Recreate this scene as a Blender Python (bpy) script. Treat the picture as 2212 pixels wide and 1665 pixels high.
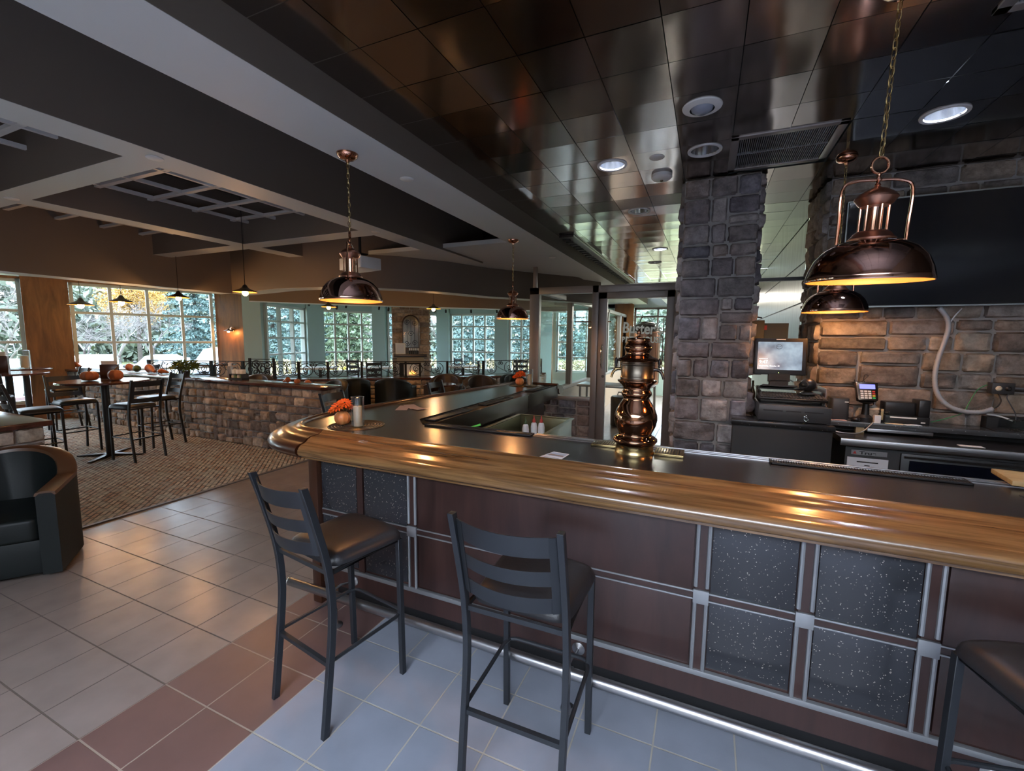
import bpy, bmesh, math, random
import numpy as np
from mathutils import Vector, Matrix, noise
for o in list(bpy.data.objects): bpy.data.objects.remove(o)
S = bpy.context.scene
COL = S.collection
PI = math.pi
R_ = random.Random(7)
# ------------------------------------------------------------------ camera, world, exposure
cam_d = bpy.data.cameras.new('camera'); cam = bpy.data.objects.new('camera', cam_d); COL.objects.link(cam)
cam_d.sensor_width = 36.0; cam_d.lens = 944.275/2212*36.0; cam_d.clip_start = .02; cam_d.clip_end = 400
CX = Vector((0.91373165, 0.40621151, 0.00931004)); CY = Vector((-0.05185352, 0.09385219, 0.99423487)); CZ = Vector((0.40299588, -0.90894663, 0.10681921))
m = Matrix((CX, CY, CZ)).transposed().to_4x4(); m.translation = Vector((0, 0, 1.7)); cam.matrix_world = m
S.camera = cam
vs = S.view_settings; vs.view_transform = 'Standard'; vs.look = 'None'; vs.gamma = 1.0; vs.use_curve_mapping = False; vs.exposure = 1.55
cy = S.cycles
cy.max_bounces = 7; cy.diffuse_bounces = 4; cy.glossy_bounces = 4; cy.transmission_bounces = 4; cy.transparent_max_bounces = 16
cy.caustics_reflective = False; cy.caustics_refractive = False; cy.sample_clamp_indirect = 6.0; cy.use_denoising = True
W = bpy.data.worlds.new('sky'); S.world = W; W.use_nodes = True
nt = W.node_tree; nt.nodes.clear()
N = lambda t: nt.nodes.new(t)
wo = N('ShaderNodeOutputWorld'); bg = N('ShaderNodeBackground'); tc = N('ShaderNodeTexCoord'); sx = N('ShaderNodeSeparateXYZ')
rp = N('ShaderNodeValToRGB'); nz = N('ShaderNodeTexNoise'); mx = N('ShaderNodeMix'); mx.data_type = 'RGBA'; mx.blend_type = 'MULTIPLY'
nt.links.new(tc.outputs['Generated'], sx.inputs[0]); nt.links.new(sx.outputs['Z'], rp.inputs[0])
el = rp.color_ramp.elements; el[0].position = 0.0; el[0].color = (.55, .62, .68, 1); el[1].position = .9; el[1].color = (1.9, 2.15, 2.6, 1)
e = el.new(.25); e.color = (.95, 1.05, 1.15, 1)
nz.inputs['Scale'].default_value = 2.2; nz.inputs['Detail'].default_value = 4
nt.links.new(tc.outputs['Generated'], nz.inputs['Vector'])
r2 = N('ShaderNodeValToRGB'); r2.color_ramp.elements[0].position = .35; r2.color_ramp.elements[0].color = (.75, .82, .95, 1); r2.color_ramp.elements[1].position = .65
nt.links.new(nz.outputs['Fac'], r2.inputs[0])
mx.inputs[0].default_value = 1.0
nt.links.new(rp.outputs[0], mx.inputs[6]); nt.links.new(r2.outputs[0], mx.inputs[7]); nt.links.new(mx.outputs[2], bg.inputs[0])
bg.inputs[1].default_value = 3.9
nt.links.new(bg.outputs[0], wo.inputs[0])

def area(name, loc, target, sx_, sy_, power=0, color=(1, 1, 1), portal=False):
    d = bpy.data.lights.new(name, 'AREA'); d.shape = 'RECTANGLE'; d.size = sx_; d.size_y = sy_; d.energy = power; d.color = color
    o = bpy.data.objects.new(name, d); COL.objects.link(o); o.location = loc
    o.rotation_euler = (Vector(target)-Vector(loc)).to_track_quat('-Z', 'Y').to_euler()
    if portal: d.cycles.is_portal = True
    return o
# daylight through the roof light behind the camera and through the tall windows
SKY = dict(x0=-2.6, x1=2.2, y0=-4.6, y1=-1.3)
area('skylight_daylight', (-.2, -2.95, 4.05), (-.2, -2.95, 0), 4.6, 3.1, 190, (.78, .87, 1.0))
area('window_portal', (-11.3, 2.0, 1.5), (-8, 1, 1.5), 13, 2.6, portal=True)
area('bay_portal', (-8.2, 11.6, 1.6), (-5, 5, 1.6), 6.5, 2.0, portal=True)
area('brewery_portal', (-1.6, 13.9, 1.7), (-1.4, 5, 1.6), 4.5, 2.0, portal=True)

# ------------------------------------------------------------------ materials
def nodes(name):
    m = bpy.data.materials.new(name); m.use_nodes = True
    return m, m.node_tree, m.node_tree.nodes['Principled BSDF']
def MAT(name, col, rough=.5, metal=0., var=None, bump=None, coat=0., emit=None, spec=None, coord='Object', ior=None):
    """var=(scale, amount, second colour or None[, (sx,sy,sz)]); bump=(scale, strength, distance)"""
    m, t, b = nodes(name)
    b.inputs['Base Color'].default_value = (*col, 1); b.inputs['Roughness'].default_value = rough; b.inputs['Metallic'].default_value = metal
    if coat: b.inputs['Coat Weight'].default_value = coat; b.inputs['Coat Roughness'].default_value = .08
    if spec is not None: b.inputs['Specular IOR Level'].default_value = spec
    if emit: b.inputs['Emission Color'].default_value = (*emit[0], 1); b.inputs['Emission Strength'].default_value = emit[1]
    if var or bump:
        tc = t.nodes.new('ShaderNodeTexCoord')
    if var:
        mp = t.nodes.new('ShaderNodeMapping'); nz = t.nodes.new('ShaderNodeTexNoise'); mx = t.nodes.new('ShaderNodeMix'); mx.data_type = 'RGBA'
        t.links.new(tc.outputs[coord], mp.inputs[0]); t.links.new(mp.outputs[0], nz.inputs['Vector'])
        if len(var) > 3: mp.inputs['Scale'].default_value = var[3]
        nz.inputs['Scale'].default_value = var[0]; nz.inputs['Detail'].default_value = 5
        c2 = var[2] or tuple(c*.5 for c in col)
        rr = t.nodes.new('ShaderNodeValToRGB'); rr.color_ramp.elements[0].position = .5-var[1]/2; rr.color_ramp.elements[1].position = .5+var[1]/2
        rr.color_ramp.elements[0].color = (*c2, 1); rr.color_ramp.elements[1].color = (*col, 1)
        t.links.new(nz.outputs['Fac'], rr.inputs[0]); t.links.new(rr.outputs[0], b.inputs['Base Color'])
    if bump:
        n2 = t.nodes.new('ShaderNodeTexNoise'); bp = t.nodes.new('ShaderNodeBump'); n2.inputs['Scale'].default_value = bump[0]; n2.inputs['Detail'].default_value = 6
        bp.inputs['Strength'].default_value = bump[1]; bp.inputs['Distance'].default_value = bump[2] if len(bump) > 2 else .01
        t.links.new(tc.outputs[coord], n2.inputs['Vector']); t.links.new(n2.outputs['Fac'], bp.inputs['Height']); t.links.new(bp.outputs[0], b.inputs['Normal'])
    return m
def GLASS(name, tint=(1, 1, 1), refl=.08, rough=.0):
    m = bpy.data.materials.new(name); m.use_nodes = True; t = m.node_tree; t.nodes.clear()
    o = t.nodes.new('ShaderNodeOutputMaterial'); a = t.nodes.new('ShaderNodeBsdfTransparent'); g = t.nodes.new('ShaderNodeBsdfGlossy'); x = t.nodes.new('ShaderNodeMixShader'); l = t.nodes.new('ShaderNodeLayerWeight')
    a.inputs[0].default_value = (*tint, 1); g.inputs['Roughness'].default_value = rough; l.inputs['Blend'].default_value = .5
    p = t.nodes.new('ShaderNodeMath'); p.operation = 'POWER'; p.inputs[1].default_value = 4.0; q = t.nodes.new('ShaderNodeMath'); q.operation = 'MULTIPLY_ADD'; q.inputs[1].default_value = .35; q.inputs[2].default_value = refl*.5
    t.links.new(l.outputs['Facing'], p.inputs[0]); t.links.new(p.outputs[0], q.inputs[0])
    t.links.new(q.outputs[0], x.inputs[0]); t.links.new(a.outputs[0], x.inputs[1]); t.links.new(g.outputs[0], x.inputs[2]); t.links.new(x.outputs[0], o.inputs[0])
    return m
def TILE(name, c1, c2, mortar, rough=.35):
    m, t, b = nodes(name); tc = t.nodes.new('ShaderNodeTexCoord'); mp = t.nodes.new('ShaderNodeMapping'); br = t.nodes.new('ShaderNodeTexBrick')
    br.offset = 0; br.squash = 1; br.inputs['Scale'].default_value = 1; br.inputs['Brick Width'].default_value = .3165; br.inputs['Row Height'].default_value = .326
    br.inputs['Mortar Size'].default_value = .0042; br.inputs['Mortar Smooth'].default_value = .3; br.inputs['Bias'].default_value = 0
    br.inputs['Color1'].default_value = (*c1, 1); br.inputs['Color2'].default_value = (*c2, 1); br.inputs['Mortar'].default_value = (*mortar, 1)
    mp.inputs['Location'].default_value = (1.705+.3165*40, -1.12+.326*40, 0)
    t.links.new(tc.outputs['Object'], mp.inputs[0]); t.links.new(mp.outputs[0], br.inputs['Vector'])
    nz = t.nodes.new('ShaderNodeTexNoise'); nz.inputs['Scale'].default_value = 5; nz.inputs['Detail'].default_value = 8; t.links.new(tc.outputs['Object'], nz.inputs['Vector'])
    mx = t.nodes.new('ShaderNodeMix'); mx.data_type = 'RGBA'; mx.blend_type = 'MULTIPLY'; mx.inputs[0].default_value = .35
    t.links.new(br.outputs['Color'], mx.inputs[6]); t.links.new(nz.outputs['Fac'], mx.inputs[7]); 
    g = t.nodes.new('ShaderNodeVectorMath'); g.operation = 'SCALE'; g.inputs[3].default_value = 1.2
    t.links.new(mx.outputs[2], g.inputs[0]); t.links.new(g.outputs[0], b.inputs['Base Color'])
    rr = t.nodes.new('ShaderNodeMapRange'); rr.inputs[3].default_value = rough; rr.inputs[4].default_value = .85; t.links.new(br.outputs['Fac'], rr.inputs[0]); t.links.new(rr.outputs[0], b.inputs['Roughness'])
    bp = t.nodes.new('ShaderNodeBump'); bp.invert = True; bp.inputs['Strength'].default_value = .5; bp.inputs['Distance'].default_value = .003
    t.links.new(br.outputs['Fac'], bp.inputs['Height']); t.links.new(bp.outputs[0], b.inputs['Normal'])
    return m
def STONE(name, tint=(1, 1, 1)):
    m, t, b = nodes(name); at = t.nodes.new('ShaderNodeVertexColor'); at.layer_name = 'stone'
    tc = t.nodes.new('ShaderNodeTexCoord'); nz = t.nodes.new('ShaderNodeTexNoise'); nz.inputs['Scale'].default_value = 14; nz.inputs['Detail'].default_value = 8; nz.inputs['Roughness'].default_value = .65
    t.links.new(tc.outputs['Object'], nz.inputs['Vector'])
    mr = t.nodes.new('ShaderNodeMapRange'); mr.inputs[1].default_value = .3; mr.inputs[2].default_value = .7; mr.inputs[3].default_value = .5; mr.inputs[4].default_value = 1.35
    t.links.new(nz.outputs['Fac'], mr.inputs[0])
    v = t.nodes.new('ShaderNodeVectorMath'); v.operation = 'SCALE'; t.links.new(at.outputs['Color'], v.inputs[0]); t.links.new(mr.outputs[0], v.inputs[3])
    w = t.nodes.new('ShaderNodeVectorMath'); w.operation = 'MULTIPLY'; w.inputs[1].default_value = tint; t.links.new(v.outputs[0], w.inputs[0])
    t.links.new(w.outputs[0], b.inputs['Base Color']); b.inputs['Roughness'].default_value = .85
    n2 = t.nodes.new('ShaderNodeTexNoise'); n2.inputs['Scale'].default_value = 45; n2.inputs['Detail'].default_value = 6; t.links.new(tc.outputs['Object'], n2.inputs['Vector'])
    bp = t.nodes.new('ShaderNodeBump'); bp.inputs['Strength'].default_value = .8; bp.inputs['Distance'].default_value = .009
    t.links.new(n2.outputs['Fac'], bp.inputs['Height']); t.links.new(bp.outputs[0], b.inputs['Normal'])
    return m
def WOOD(name, dark, light, scale=(1.2, 26, 1), rough=.28, coat=.5, coord='UV'):
    m, t, b = nodes(name); tc = t.nodes.new('ShaderNodeTexCoord'); mp = t.nodes.new('ShaderNodeMapping'); mp.inputs['Scale'].default_value = scale
    nz = t.nodes.new('ShaderNodeTexNoise'); nz.inputs['Scale'].default_value = 1.6; nz.inputs['Detail'].default_value = 8; nz.inputs['Roughness'].default_value = .62; nz.inputs['Distortion'].default_value = .7
    rr = t.nodes.new('ShaderNodeValToRGB'); e = rr.color_ramp.elements; e[0].position = .32; e[0].color = (*dark, 1); e[1].position = .66; e[1].color = (*light, 1)
    t.links.new(tc.outputs[coord], mp.inputs[0]); t.links.new(mp.outputs[0], nz.inputs['Vector']); t.links.new(nz.outputs['Fac'], rr.inputs[0]); t.links.new(rr.outputs[0], b.inputs['Base Color'])
    b.inputs['Roughness'].default_value = rough; b.inputs['Coat Weight'].default_value = coat; b.inputs['Coat Roughness'].default_value = .12
    return m
def SPECK(name, base, speck, scale=90, thr=.16, rough=.25):
    m, t, b = nodes(name); tc = t.nodes.new('ShaderNodeTexCoord'); vo = t.nodes.new('ShaderNodeTexVoronoi'); vo.inputs['Scale'].default_value = scale
    n1 = t.nodes.new('ShaderNodeTexNoise'); n1.inputs['Scale'].default_value = scale*.45; n1.inputs['Detail'].default_value = 3
    t.links.new(tc.outputs['Object'], vo.inputs['Vector']); t.links.new(tc.outputs['Object'], n1.inputs['Vector'])
    a = t.nodes.new('ShaderNodeMath'); a.operation = 'LESS_THAN'; a.inputs[1].default_value = thr; t.links.new(vo.outputs['Distance'], a.inputs[0])
    c = t.nodes.new('ShaderNodeMath'); c.operation = 'GREATER_THAN'; c.inputs[1].default_value = .54; t.links.new(n1.outputs['Fac'], c.inputs[0])
    d = t.nodes.new('ShaderNodeMath'); d.operation = 'MULTIPLY'; t.links.new(a.outputs[0], d.inputs[0]); t.links.new(c.outputs[0], d.inputs[1])
    mx = t.nodes.new('ShaderNodeMix'); mx.data_type = 'RGBA'; mx.inputs[6].default_value = (*base, 1); mx.inputs[7].default_value = (*speck, 1)
    t.links.new(d.outputs[0], mx.inputs[0]); t.links.new(mx.outputs[2], b.inputs['Base Color']); b.inputs['Roughness'].default_value = rough
    return m
def CARPET(name):
    m, t, b = nodes(name); tc = t.nodes.new('ShaderNodeTexCoord'); mp = t.nodes.new('ShaderNodeMapping'); mp.inputs['Rotation'].default_value = (0, 0, .785); mp.inputs['Scale'].default_value = (1, 1, 1)
    br = t.nodes.new('ShaderNodeTexBrick'); br.inputs['Scale'].default_value = 1; br.inputs['Brick Width'].default_value = .12; br.inputs['Row Height'].default_value = .05; br.offset = .5
    br.inputs['Mortar Size'].default_value = .009; br.inputs['Mortar Smooth'].default_value = .1; br.inputs['Bias'].default_value = -.1
    br.inputs['Color1'].default_value = (.52, .46, .37, 1); br.inputs['Color2'].default_value = (.31, .18, .12, 1); br.inputs['Mortar'].default_value = (.06, .055, .05, 1)
    t.links.new(tc.outputs['Object'], mp.inputs[0]); t.links.new(mp.outputs[0], br.inputs['Vector'])
    nz = t.nodes.new('ShaderNodeTexNoise'); nz.inputs['Scale'].default_value = 9; t.links.new(tc.outputs['Object'], nz.inputs['Vector'])
    mx = t.nodes.new('ShaderNodeMix'); mx.data_type = 'RGBA'; mx.inputs[7].default_value = (.31, .33, .29, 1)
    mr = t.nodes.new('ShaderNodeMapRange'); mr.inputs[1].default_value = .45; mr.inputs[2].default_value = .6; mr.inputs[4].default_value = .6; t.links.new(nz.outputs['Fac'], mr.inputs[0])
    t.links.new(mr.outputs[0], mx.inputs[0]); t.links.new(br.outputs['Color'], mx.inputs[6]); t.links.new(mx.outputs[2], b.inputs['Base Color']); b.inputs['Roughness'].default_value = .95
    return m
VIN = bpy.data.materials.new('white_vinyl_lettering'); VIN.use_nodes = True; t_ = VIN.node_tree; t_.nodes.clear(); o_ = t_.nodes.new('ShaderNodeOutputMaterial'); d_ = t_.nodes.new('ShaderNodeBsdfDiffuse'); u_ = t_.nodes.new('ShaderNodeBsdfTranslucent'); x_ = t_.nodes.new('ShaderNodeMixShader'); x_.inputs[0].default_value = .75; d_.inputs[0].default_value = u_.inputs[0].default_value = (.92, .94, .92, 1)
t_.links.new(d_.outputs[0], x_.inputs[1]); t_.links.new(u_.outputs[0], x_.inputs[2]); t_.links.new(x_.outputs[0], o_.inputs[0])
M = dict(vinylw=VIN,stoneb=STONE('ledge_stone_tan', (1.45, 1.36, 1.22)),
    tile=TILE('floor_tile_grey', (.25, .20, .175), (.23, .188, .168), (.10, .078, .062), .27),
    tilered=TILE('floor_tile_red', (.15, .085, .075), (.135, .078, .07), (.27, .21, .165), .35),
    slate=TILE('floor_tile_slate', (.235, .248, .292), (.215, .232, .28), (.34, .31, .27), .42),
    carpet=CARPET('patterned_carpet'),
    stone=STONE('ledge_stone', (1.15, 1.15, 1.25)), stonew=STONE('ledge_stone_brown', (1.55, 1.38, 1.2)), mortar=MAT('mortar', (.36, .345, .33), .95, bump=(60, .6, .004)),
    soffit=MAT('soffit_paint', (.60, .63, .62), .55), taupe=MAT('taupe_paint', (.175, .142, .112), .65), grey_paint=MAT('grey_green_paint', (.36, .50, .50), .6),
    dark_ceiling=MAT('dark_ceiling', (.012, .011, .011), .8), tbar=MAT('ceiling_grid', (.70, .70, .68), .5),
    metal_ceiling=MAT('polished_metal_ceiling', (.40, .36, .34), .12, 1., var=(1.3, .5, (.32, .285, .27))), metal_groove=MAT('ceiling_groove', (.01, .01, .01), .6),
    panelwood=WOOD('stained_panel_wood', (.12, .048, .013), (.27, .115, .033), (5, 5, .8), .5, .1, 'Object'),
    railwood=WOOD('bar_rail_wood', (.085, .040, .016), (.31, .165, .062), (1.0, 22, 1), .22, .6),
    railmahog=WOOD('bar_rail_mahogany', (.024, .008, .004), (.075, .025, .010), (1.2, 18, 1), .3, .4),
    mahog=WOOD('mahogany_panel', (.026, .011, .009), (.050, .021, .017), (6, 6, .9), .42, .12, 'Object'),
    black_granite=SPECK('black_granite', (.018, .019, .021), (.28, .29, .30), 70, .13, .16),
    panel_granite=SPECK('speckled_panel_granite', (.030, .031, .036), (.42, .38, .32), 115, .22, .2),
    counter=MAT('dark_worktop', (.030, .029, .031), .24, var=(7, .6, (.019, .019, .021))),
    steel=MAT('brushed_steel', (.40, .40, .41), .33, 1.), strip=MAT('zinc_strip', (.36, .37, .38), .45, .7), chrome=MAT('polished_steel', (.75, .75, .76), .12, 1.), darksteel=MAT('dull_steel', (.095, .085, .078), .34, 1.),
    alum=MAT('aluminium_frame', (.33, .31, .30), .45, .6), wframe=MAT('window_frame_metal', (.55, .62, .62), .5, .2), wdark=MAT('bronze_window_frame', (.13, .11, .10), .5, .3),
    glass=GLASS('clear_glass', (.95, .98, .97), .035), cglass=GLASS('candle_glass', (.93, .95, .95), .22), wglass=GLASS('window_glass', (.95, .98, .98), .05),
    copper=MAT('polished_copper', (.60, .30, .20), .10, 1.), copper_satin=MAT('satin_copper', (.56, .29, .20), .30, 1.), dome=MAT('dark_copper_dome', (.42, .25, .195), .06, 1., coat=.4),
    dome_in=MAT('white_enamel', (.24, .105, .032), .5), towerc=MAT('antique_copper', (.42, .22, .13), .07, 1.), brass=MAT('aged_brass', (.48, .36, .17), .26, 1.), bronze=MAT('dull_bronze', (.15, .125, .10), .3, 1.),  # dome_in: warm bulb glow is put into the orange lining colour
    bulb=MAT('warm_bulb', (1, .8, .5), .4, emit=((1, .56, .20), 60)), candle_glow=MAT('filament', (1, .7, .4), .4, emit=((1, .5, .16), 25)),
    stool=MAT('charcoal_powder_coat', (.026, .029, .034), .42, .35), vinyl=MAT('black_vinyl', (.020, .020, .023), .38, bump=(120, .25, .002)),
    leather=MAT('dark_green_black_leather', (.006, .009, .009), .5, spec=.3, bump=(90, .2, .002)), leatherb=MAT('brown_leather', (.036, .024, .018), .45, bump=(90, .2, .002)), wood_arm=MAT('brown_arm', (.10, .045, .02), .35),
    black=MAT('black_plastic', (.014, .014, .015), .35), blackm=MAT('matt_black', (.010, .010, .011), .6), charcoal=MAT('charcoal_plastic', (.04, .042, .045), .4), white=MAT('white_plastic', (.75, .76, .77), .4), offwhite=MAT('off_white', (.78, .78, .75), .6),
    iron=MAT('wrought_iron', (.012, .012, .012), .5, .4), laminate=WOOD('dark_table_laminate', (.05, .018, .012), (.10, .035, .022), (2, 9, 1), .16, .5, 'Object'),
    pumpkin=MAT('orange_pumpkin', (.48, .15, .04), .5, var=(9, .5, (.30, .08, .03))), pumpkin_striped=MAT('striped_pumpkin_skin', (.72, .33, .12), .42, var=(14, .4, (.58, .14, .04), (1, 1, .15))), gourd_green=MAT('green_gourd', (.05, .09, .03), .45), petal=MAT('orange_petal', (.80, .17, .02), .6, var=(30, .5, (.65, .08, .01))),
    dleaf=MAT('dark_leaf', (.035, .03, .015), .6), green=MAT('plant_leaf', (.10, .22, .05), .55, var=(40, .5, (.16, .17, .04))), wax=MAT('ivory_wax', (.80, .68, .50), .5), stem=MAT('dry_stem', (.20, .13, .06), .8),
    paper=MAT('white_paper', (.70, .72, .76), .7), kraft=MAT('tan_wood_block', (.52, .38, .20), .6), yellow=MAT('yellow_tag', (.62, .50, .05), .4), red=MAT('red_label', (.45, .04, .03), .5),
    mirror_dark=MAT('antique_mirror', (.38, .40, .38), .08, 1.), screen=MAT('television_screen', (.004, .006, .011), .12, coat=.2), bezel=MAT('silver_trim', (.45, .5, .5), .3, .8),
    lens_lit=MAT('lit_lamp_lens', (.8, .85, 1), .3, emit=((.72, .80, 1.0), 2.6)), reflector=MAT('ribbed_reflector', (.75, .78, .82), .18, 1.),
    paver=MAT('asphalt', (.12, .125, .13), .9), grass=MAT('lawn_grass', (.10, .14, .04), .95, var=(3, .5, (.14, .13, .06))), tallgrass=MAT('dry_grass', (.28, .23, .13), .9, var=(6, .6, (.17, .15, .08))), block=MAT('red_wall_block', (.30, .19, .18), .9, var=(8, .4, (.2, .14, .14))),
    bark=MAT('tree_bark', (.07, .055, .045), .9, var=(10, .5, None)), birch=MAT('birch_bark', (.62, .60, .56), .8, var=(7, .25, (.15, .13, .12))),
)
# ------------------------------------------------------------------ mesh helpers
class MB:
    def __init__(s): s.v = []; s.f = []; s.m = []; s.uv = {}; s.col = None
    def add(s, vs_, fs, mi=0, xf=None, uvs=None):
        b = len(s.v)
        s.v += [tuple(xf @ Vector(p)) for p in vs_] if xf is not None else [tuple(p) for p in vs_]
        for k, f in enumerate(fs):
            if uvs is not None: s.uv[len(s.f)] = [uvs[i] for i in f]
            s.f.append([i+b for i in f]); s.m.append(mi)
        return s
    def box(s, x0, y0, z0, x1, y1, z1, mi=0, xf=None):
        x0, x1 = min(x0, x1), max(x0, x1); y0, y1 = min(y0, y1), max(y0, y1); z0, z1 = min(z0, z1), max(z0, z1)
        return s.add([(x0, y0, z0), (x1, y0, z0), (x1, y1, z0), (x0, y1, z0), (x0, y0, z1), (x1, y0, z1), (x1, y1, z1), (x0, y1, z1)],
              [(0, 3, 2, 1), (4, 5, 6, 7), (0, 1, 5, 4), (1, 2, 6, 5), (2, 3, 7, 6), (3, 0, 4, 7)], mi, xf)
    def prism(s, poly, z0, z1, mi=0, xf=None):
        if sum(poly[i][0]*poly[(i+1) % len(poly)][1]-poly[(i+1) % len(poly)][0]*poly[i][1] for i in range(len(poly))) < 0: poly = poly[::-1]
        n = len(poly); vs_ = [(x, y, z0) for x, y in poly]+[(x, y, z1) for x, y in poly]
        return s.add(vs_, [tuple(range(n-1, -1, -1)), tuple(range(n, 2*n))]+[(i, (i+1) % n, n+(i+1) % n, n+i) for i in range(n)], mi, xf)
    def lathe(s, prof, n=28, c=(0, 0, 0), mi=0, xf=None, a0=0, a1=2*PI):
        full = abs(a1-a0-2*PI) < 1e-6; k = n if full else n+1; vs_ = []
        for r, z in prof:
            for i in range(k):
                a = a0+(a1-a0)*i/n; vs_.append((c[0]+r*math.cos(a), c[1]+r*math.sin(a), c[2]+z))
        fs = []
        for j in range(len(prof)-1):
            for i in range(n):
                i2 = (i+1) % k
                fs.append((j*k+i, j*k+i2, (j+1)*k+i2, (j+1)*k+i))
        return s.add(vs_, fs, mi, xf)
    def tube(s, path, r, n=8, mi=0, closed=False, xf=None, square=False):
        P = [Vector(p) for p in path]; L = len(P); rs = r if isinstance(r, (list, tuple)) else [r]*L
        T = []
        for i in range(L):
            a = P[(i-1) % L] if (closed or i > 0) else P[i]; b = P[(i+1) % L] if (closed or i < L-1) else P[i]
            t = (b-a); T.append(t.normalized() if t.length > 1e-9 else Vector((0, 0, 1)))
        up = Vector((0, 0, 1)) if abs(T[0].z) < .9 else Vector((0, 1, 0)); u = T[0].cross(up).normalized(); vs_ = []
        for i in range(L):
            u = (u-T[i]*u.dot(T[i])); u = u.normalized() if u.length > 1e-6 else T[i].orthogonal().normalized(); w = T[i].cross(u)
            for k in range(n):
                a = 2*PI*(k+(.5 if square else 0))/n; q = P[i]+(u*math.cos(a)+w*math.sin(a))*rs[i]*(1.414 if square else 1); vs_.append(q)
        fs = []
        for i in range(L if closed else L-1):
            j = (i+1) % L
            for k in range(n): fs.append((i*n+k, i*n+(k+1) % n, j*n+(k+1) % n, j*n+k))
        if not closed: fs += [tuple(range(n-1, -1, -1)), tuple(range((L-1)*n, L*n))]
        return s.add(vs_, fs, mi, xf)
    def sweep(s, prof, path, mi=0, closed_prof=True, caps=True):
        """prof: (outward offset, z); path: xy points, outward = right-hand side of travel"""
        P = [Vector((x, y, 0)) for x, y in path]; L = len(P); K = len(prof); vs_ = []; uvs = []; al = 0
        pl = [0]
        for k in range(K): a, b = prof[k], prof[(k+1) % K]; pl.append(pl[-1]+math.hypot(b[0]-a[0], b[1]-a[1]))
        for i in range(L):
            d0 = (P[i]-P[i-1]).normalized() if i else (P[1]-P[0]).normalized(); d1 = (P[i+1]-P[i]).normalized() if i < L-1 else d0
            n0 = Vector((d0.y, -d0.x, 0)); n1 = Vector((d1.y, -d1.x, 0)); nn = (n0+n1).normalized(); sc = 1/max(.4, nn.dot(n0))
            if i: al += (P[i]-P[i-1]).length
            for k, (o, z) in enumerate(prof): vs_.append((P[i].x+nn.x*o*sc, P[i].y+nn.y*o*sc, z)); uvs.append((al, pl[k]))
        fs = []
        for i in range(L-1):
            for k in range(K if closed_prof else K-1):
                k2 = (k+1) % K; fs.append((i*K+k, i*K+k2, (i+1)*K+k2, (i+1)*K+k))
        s.add(vs_, fs, mi, uvs=uvs)
        if caps and closed_prof: s.add(vs_[:K], [tuple(range(K))], mi); s.add(vs_[-K:], [tuple(range(K-1, -1, -1))], mi)
        return s
    def grid(s, fn, nu, nv, mi=0, xf=None, wrap=False):
        vs_ = [fn(i/nu, j/nv) for j in range(nv+1) for i in range(nu+1)]; k = nu+1
        return s.add(vs_, [(j*k+i, j*k+i+1, (j+1)*k+i+1, (j+1)*k+i) for j in range(nv) for i in range(nu)], mi, xf, uvs=[(i/nu, j/nv) for j in range(nv+1) for i in range(nu+1)])
    def ball(s, c, r, n=12, mi=0, sc=(1, 1, 1), xf=None):
        prof = [(max(1e-4, math.sin(PI*i/(n//2+2))), -math.cos(PI*i/(n//2+2))) for i in range(n//2+3)]
        T_ = Matrix.Translation(c) @ Matrix.Diagonal((r*sc[0], r*sc[1], r*sc[2], 1))
        return s.lathe(prof, n, mi=mi, xf=(xf @ T_ if xf is not None else T_))
def obj(name, mb, mat, parent=None, bevel=0, seg=2, ang=38, loc=None, rot=None):
    me = bpy.data.meshes.new(name); me.from_pydata(mb.v, [], mb.f)
    for mm in (mat if isinstance(mat, (list, tuple)) else [mat]): me.materials.append(M[mm] if isinstance(mm, str) else mm)
    me.polygons.foreach_set('material_index', mb.m)
    if mb.uv:
        uvl = me.uv_layers.new(name='UVMap')
        for pi_, p in enumerate(me.polygons):
            if pi_ in mb.uv:
                for li, c in zip(p.loop_indices, mb.uv[pi_]): uvl.data[li].uv = c
    if mb.col is not None:
        a = me.color_attributes.new(name='stone', type='FLOAT_COLOR', domain='POINT'); a.data.foreach_set('color', np.array(mb.col, dtype=np.float32).ravel())
    bm = bmesh.new(); bm.from_mesh(me)
    if bevel:
        es = [e for e in bm.edges if len(e.link_faces) == 2 and e.calc_face_angle(0) > .6]
        bmesh.ops.bevel(bm, geom=es, offset=bevel, segments=seg, profile=.5, affect='EDGES', clamp_overlap=True)
    if mb.col is None: bmesh.ops.recalc_face_normals(bm, faces=bm.faces[:])
    bm.to_mesh(me); bm.free()
    me.polygons.foreach_set('use_smooth', [True]*len(me.polygons)); me.set_sharp_from_angle(angle=math.radians(ang)); me.update()
    o = bpy.data.objects.new(name, me); COL.objects.link(o)
    if parent is not None: o.parent = parent
    if loc is not None: o.location = loc
    if rot is not None: o.rotation_euler = rot
    return o
def thing(name, label, cat, loc=(0, 0, 0), rz=0, group=None, rot=None):
    o = bpy.data.objects.new(name, None); COL.objects.link(o); o.empty_display_size = .1; o.location = loc; o.rotation_euler = rot or (0, 0, rz)
    o['label'] = label; o['category'] = cat
    if group: o['group'] = group
    return o
def tag(o, label, cat, group=None):
    o['label'] = label; o['category'] = cat
    if group: o['group'] = group
    return o
def struct(name, mb, mat, parent=None, **k):
    o = obj(name, mb, mat, parent, **k)
    if parent is None: o['kind'] = 'structure'
    return o
def semp(name, loc=(0, 0, 0)):
    o = bpy.data.objects.new(name, None); COL.objects.link(o); o.location = loc; o['kind'] = 'structure'; return o
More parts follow.
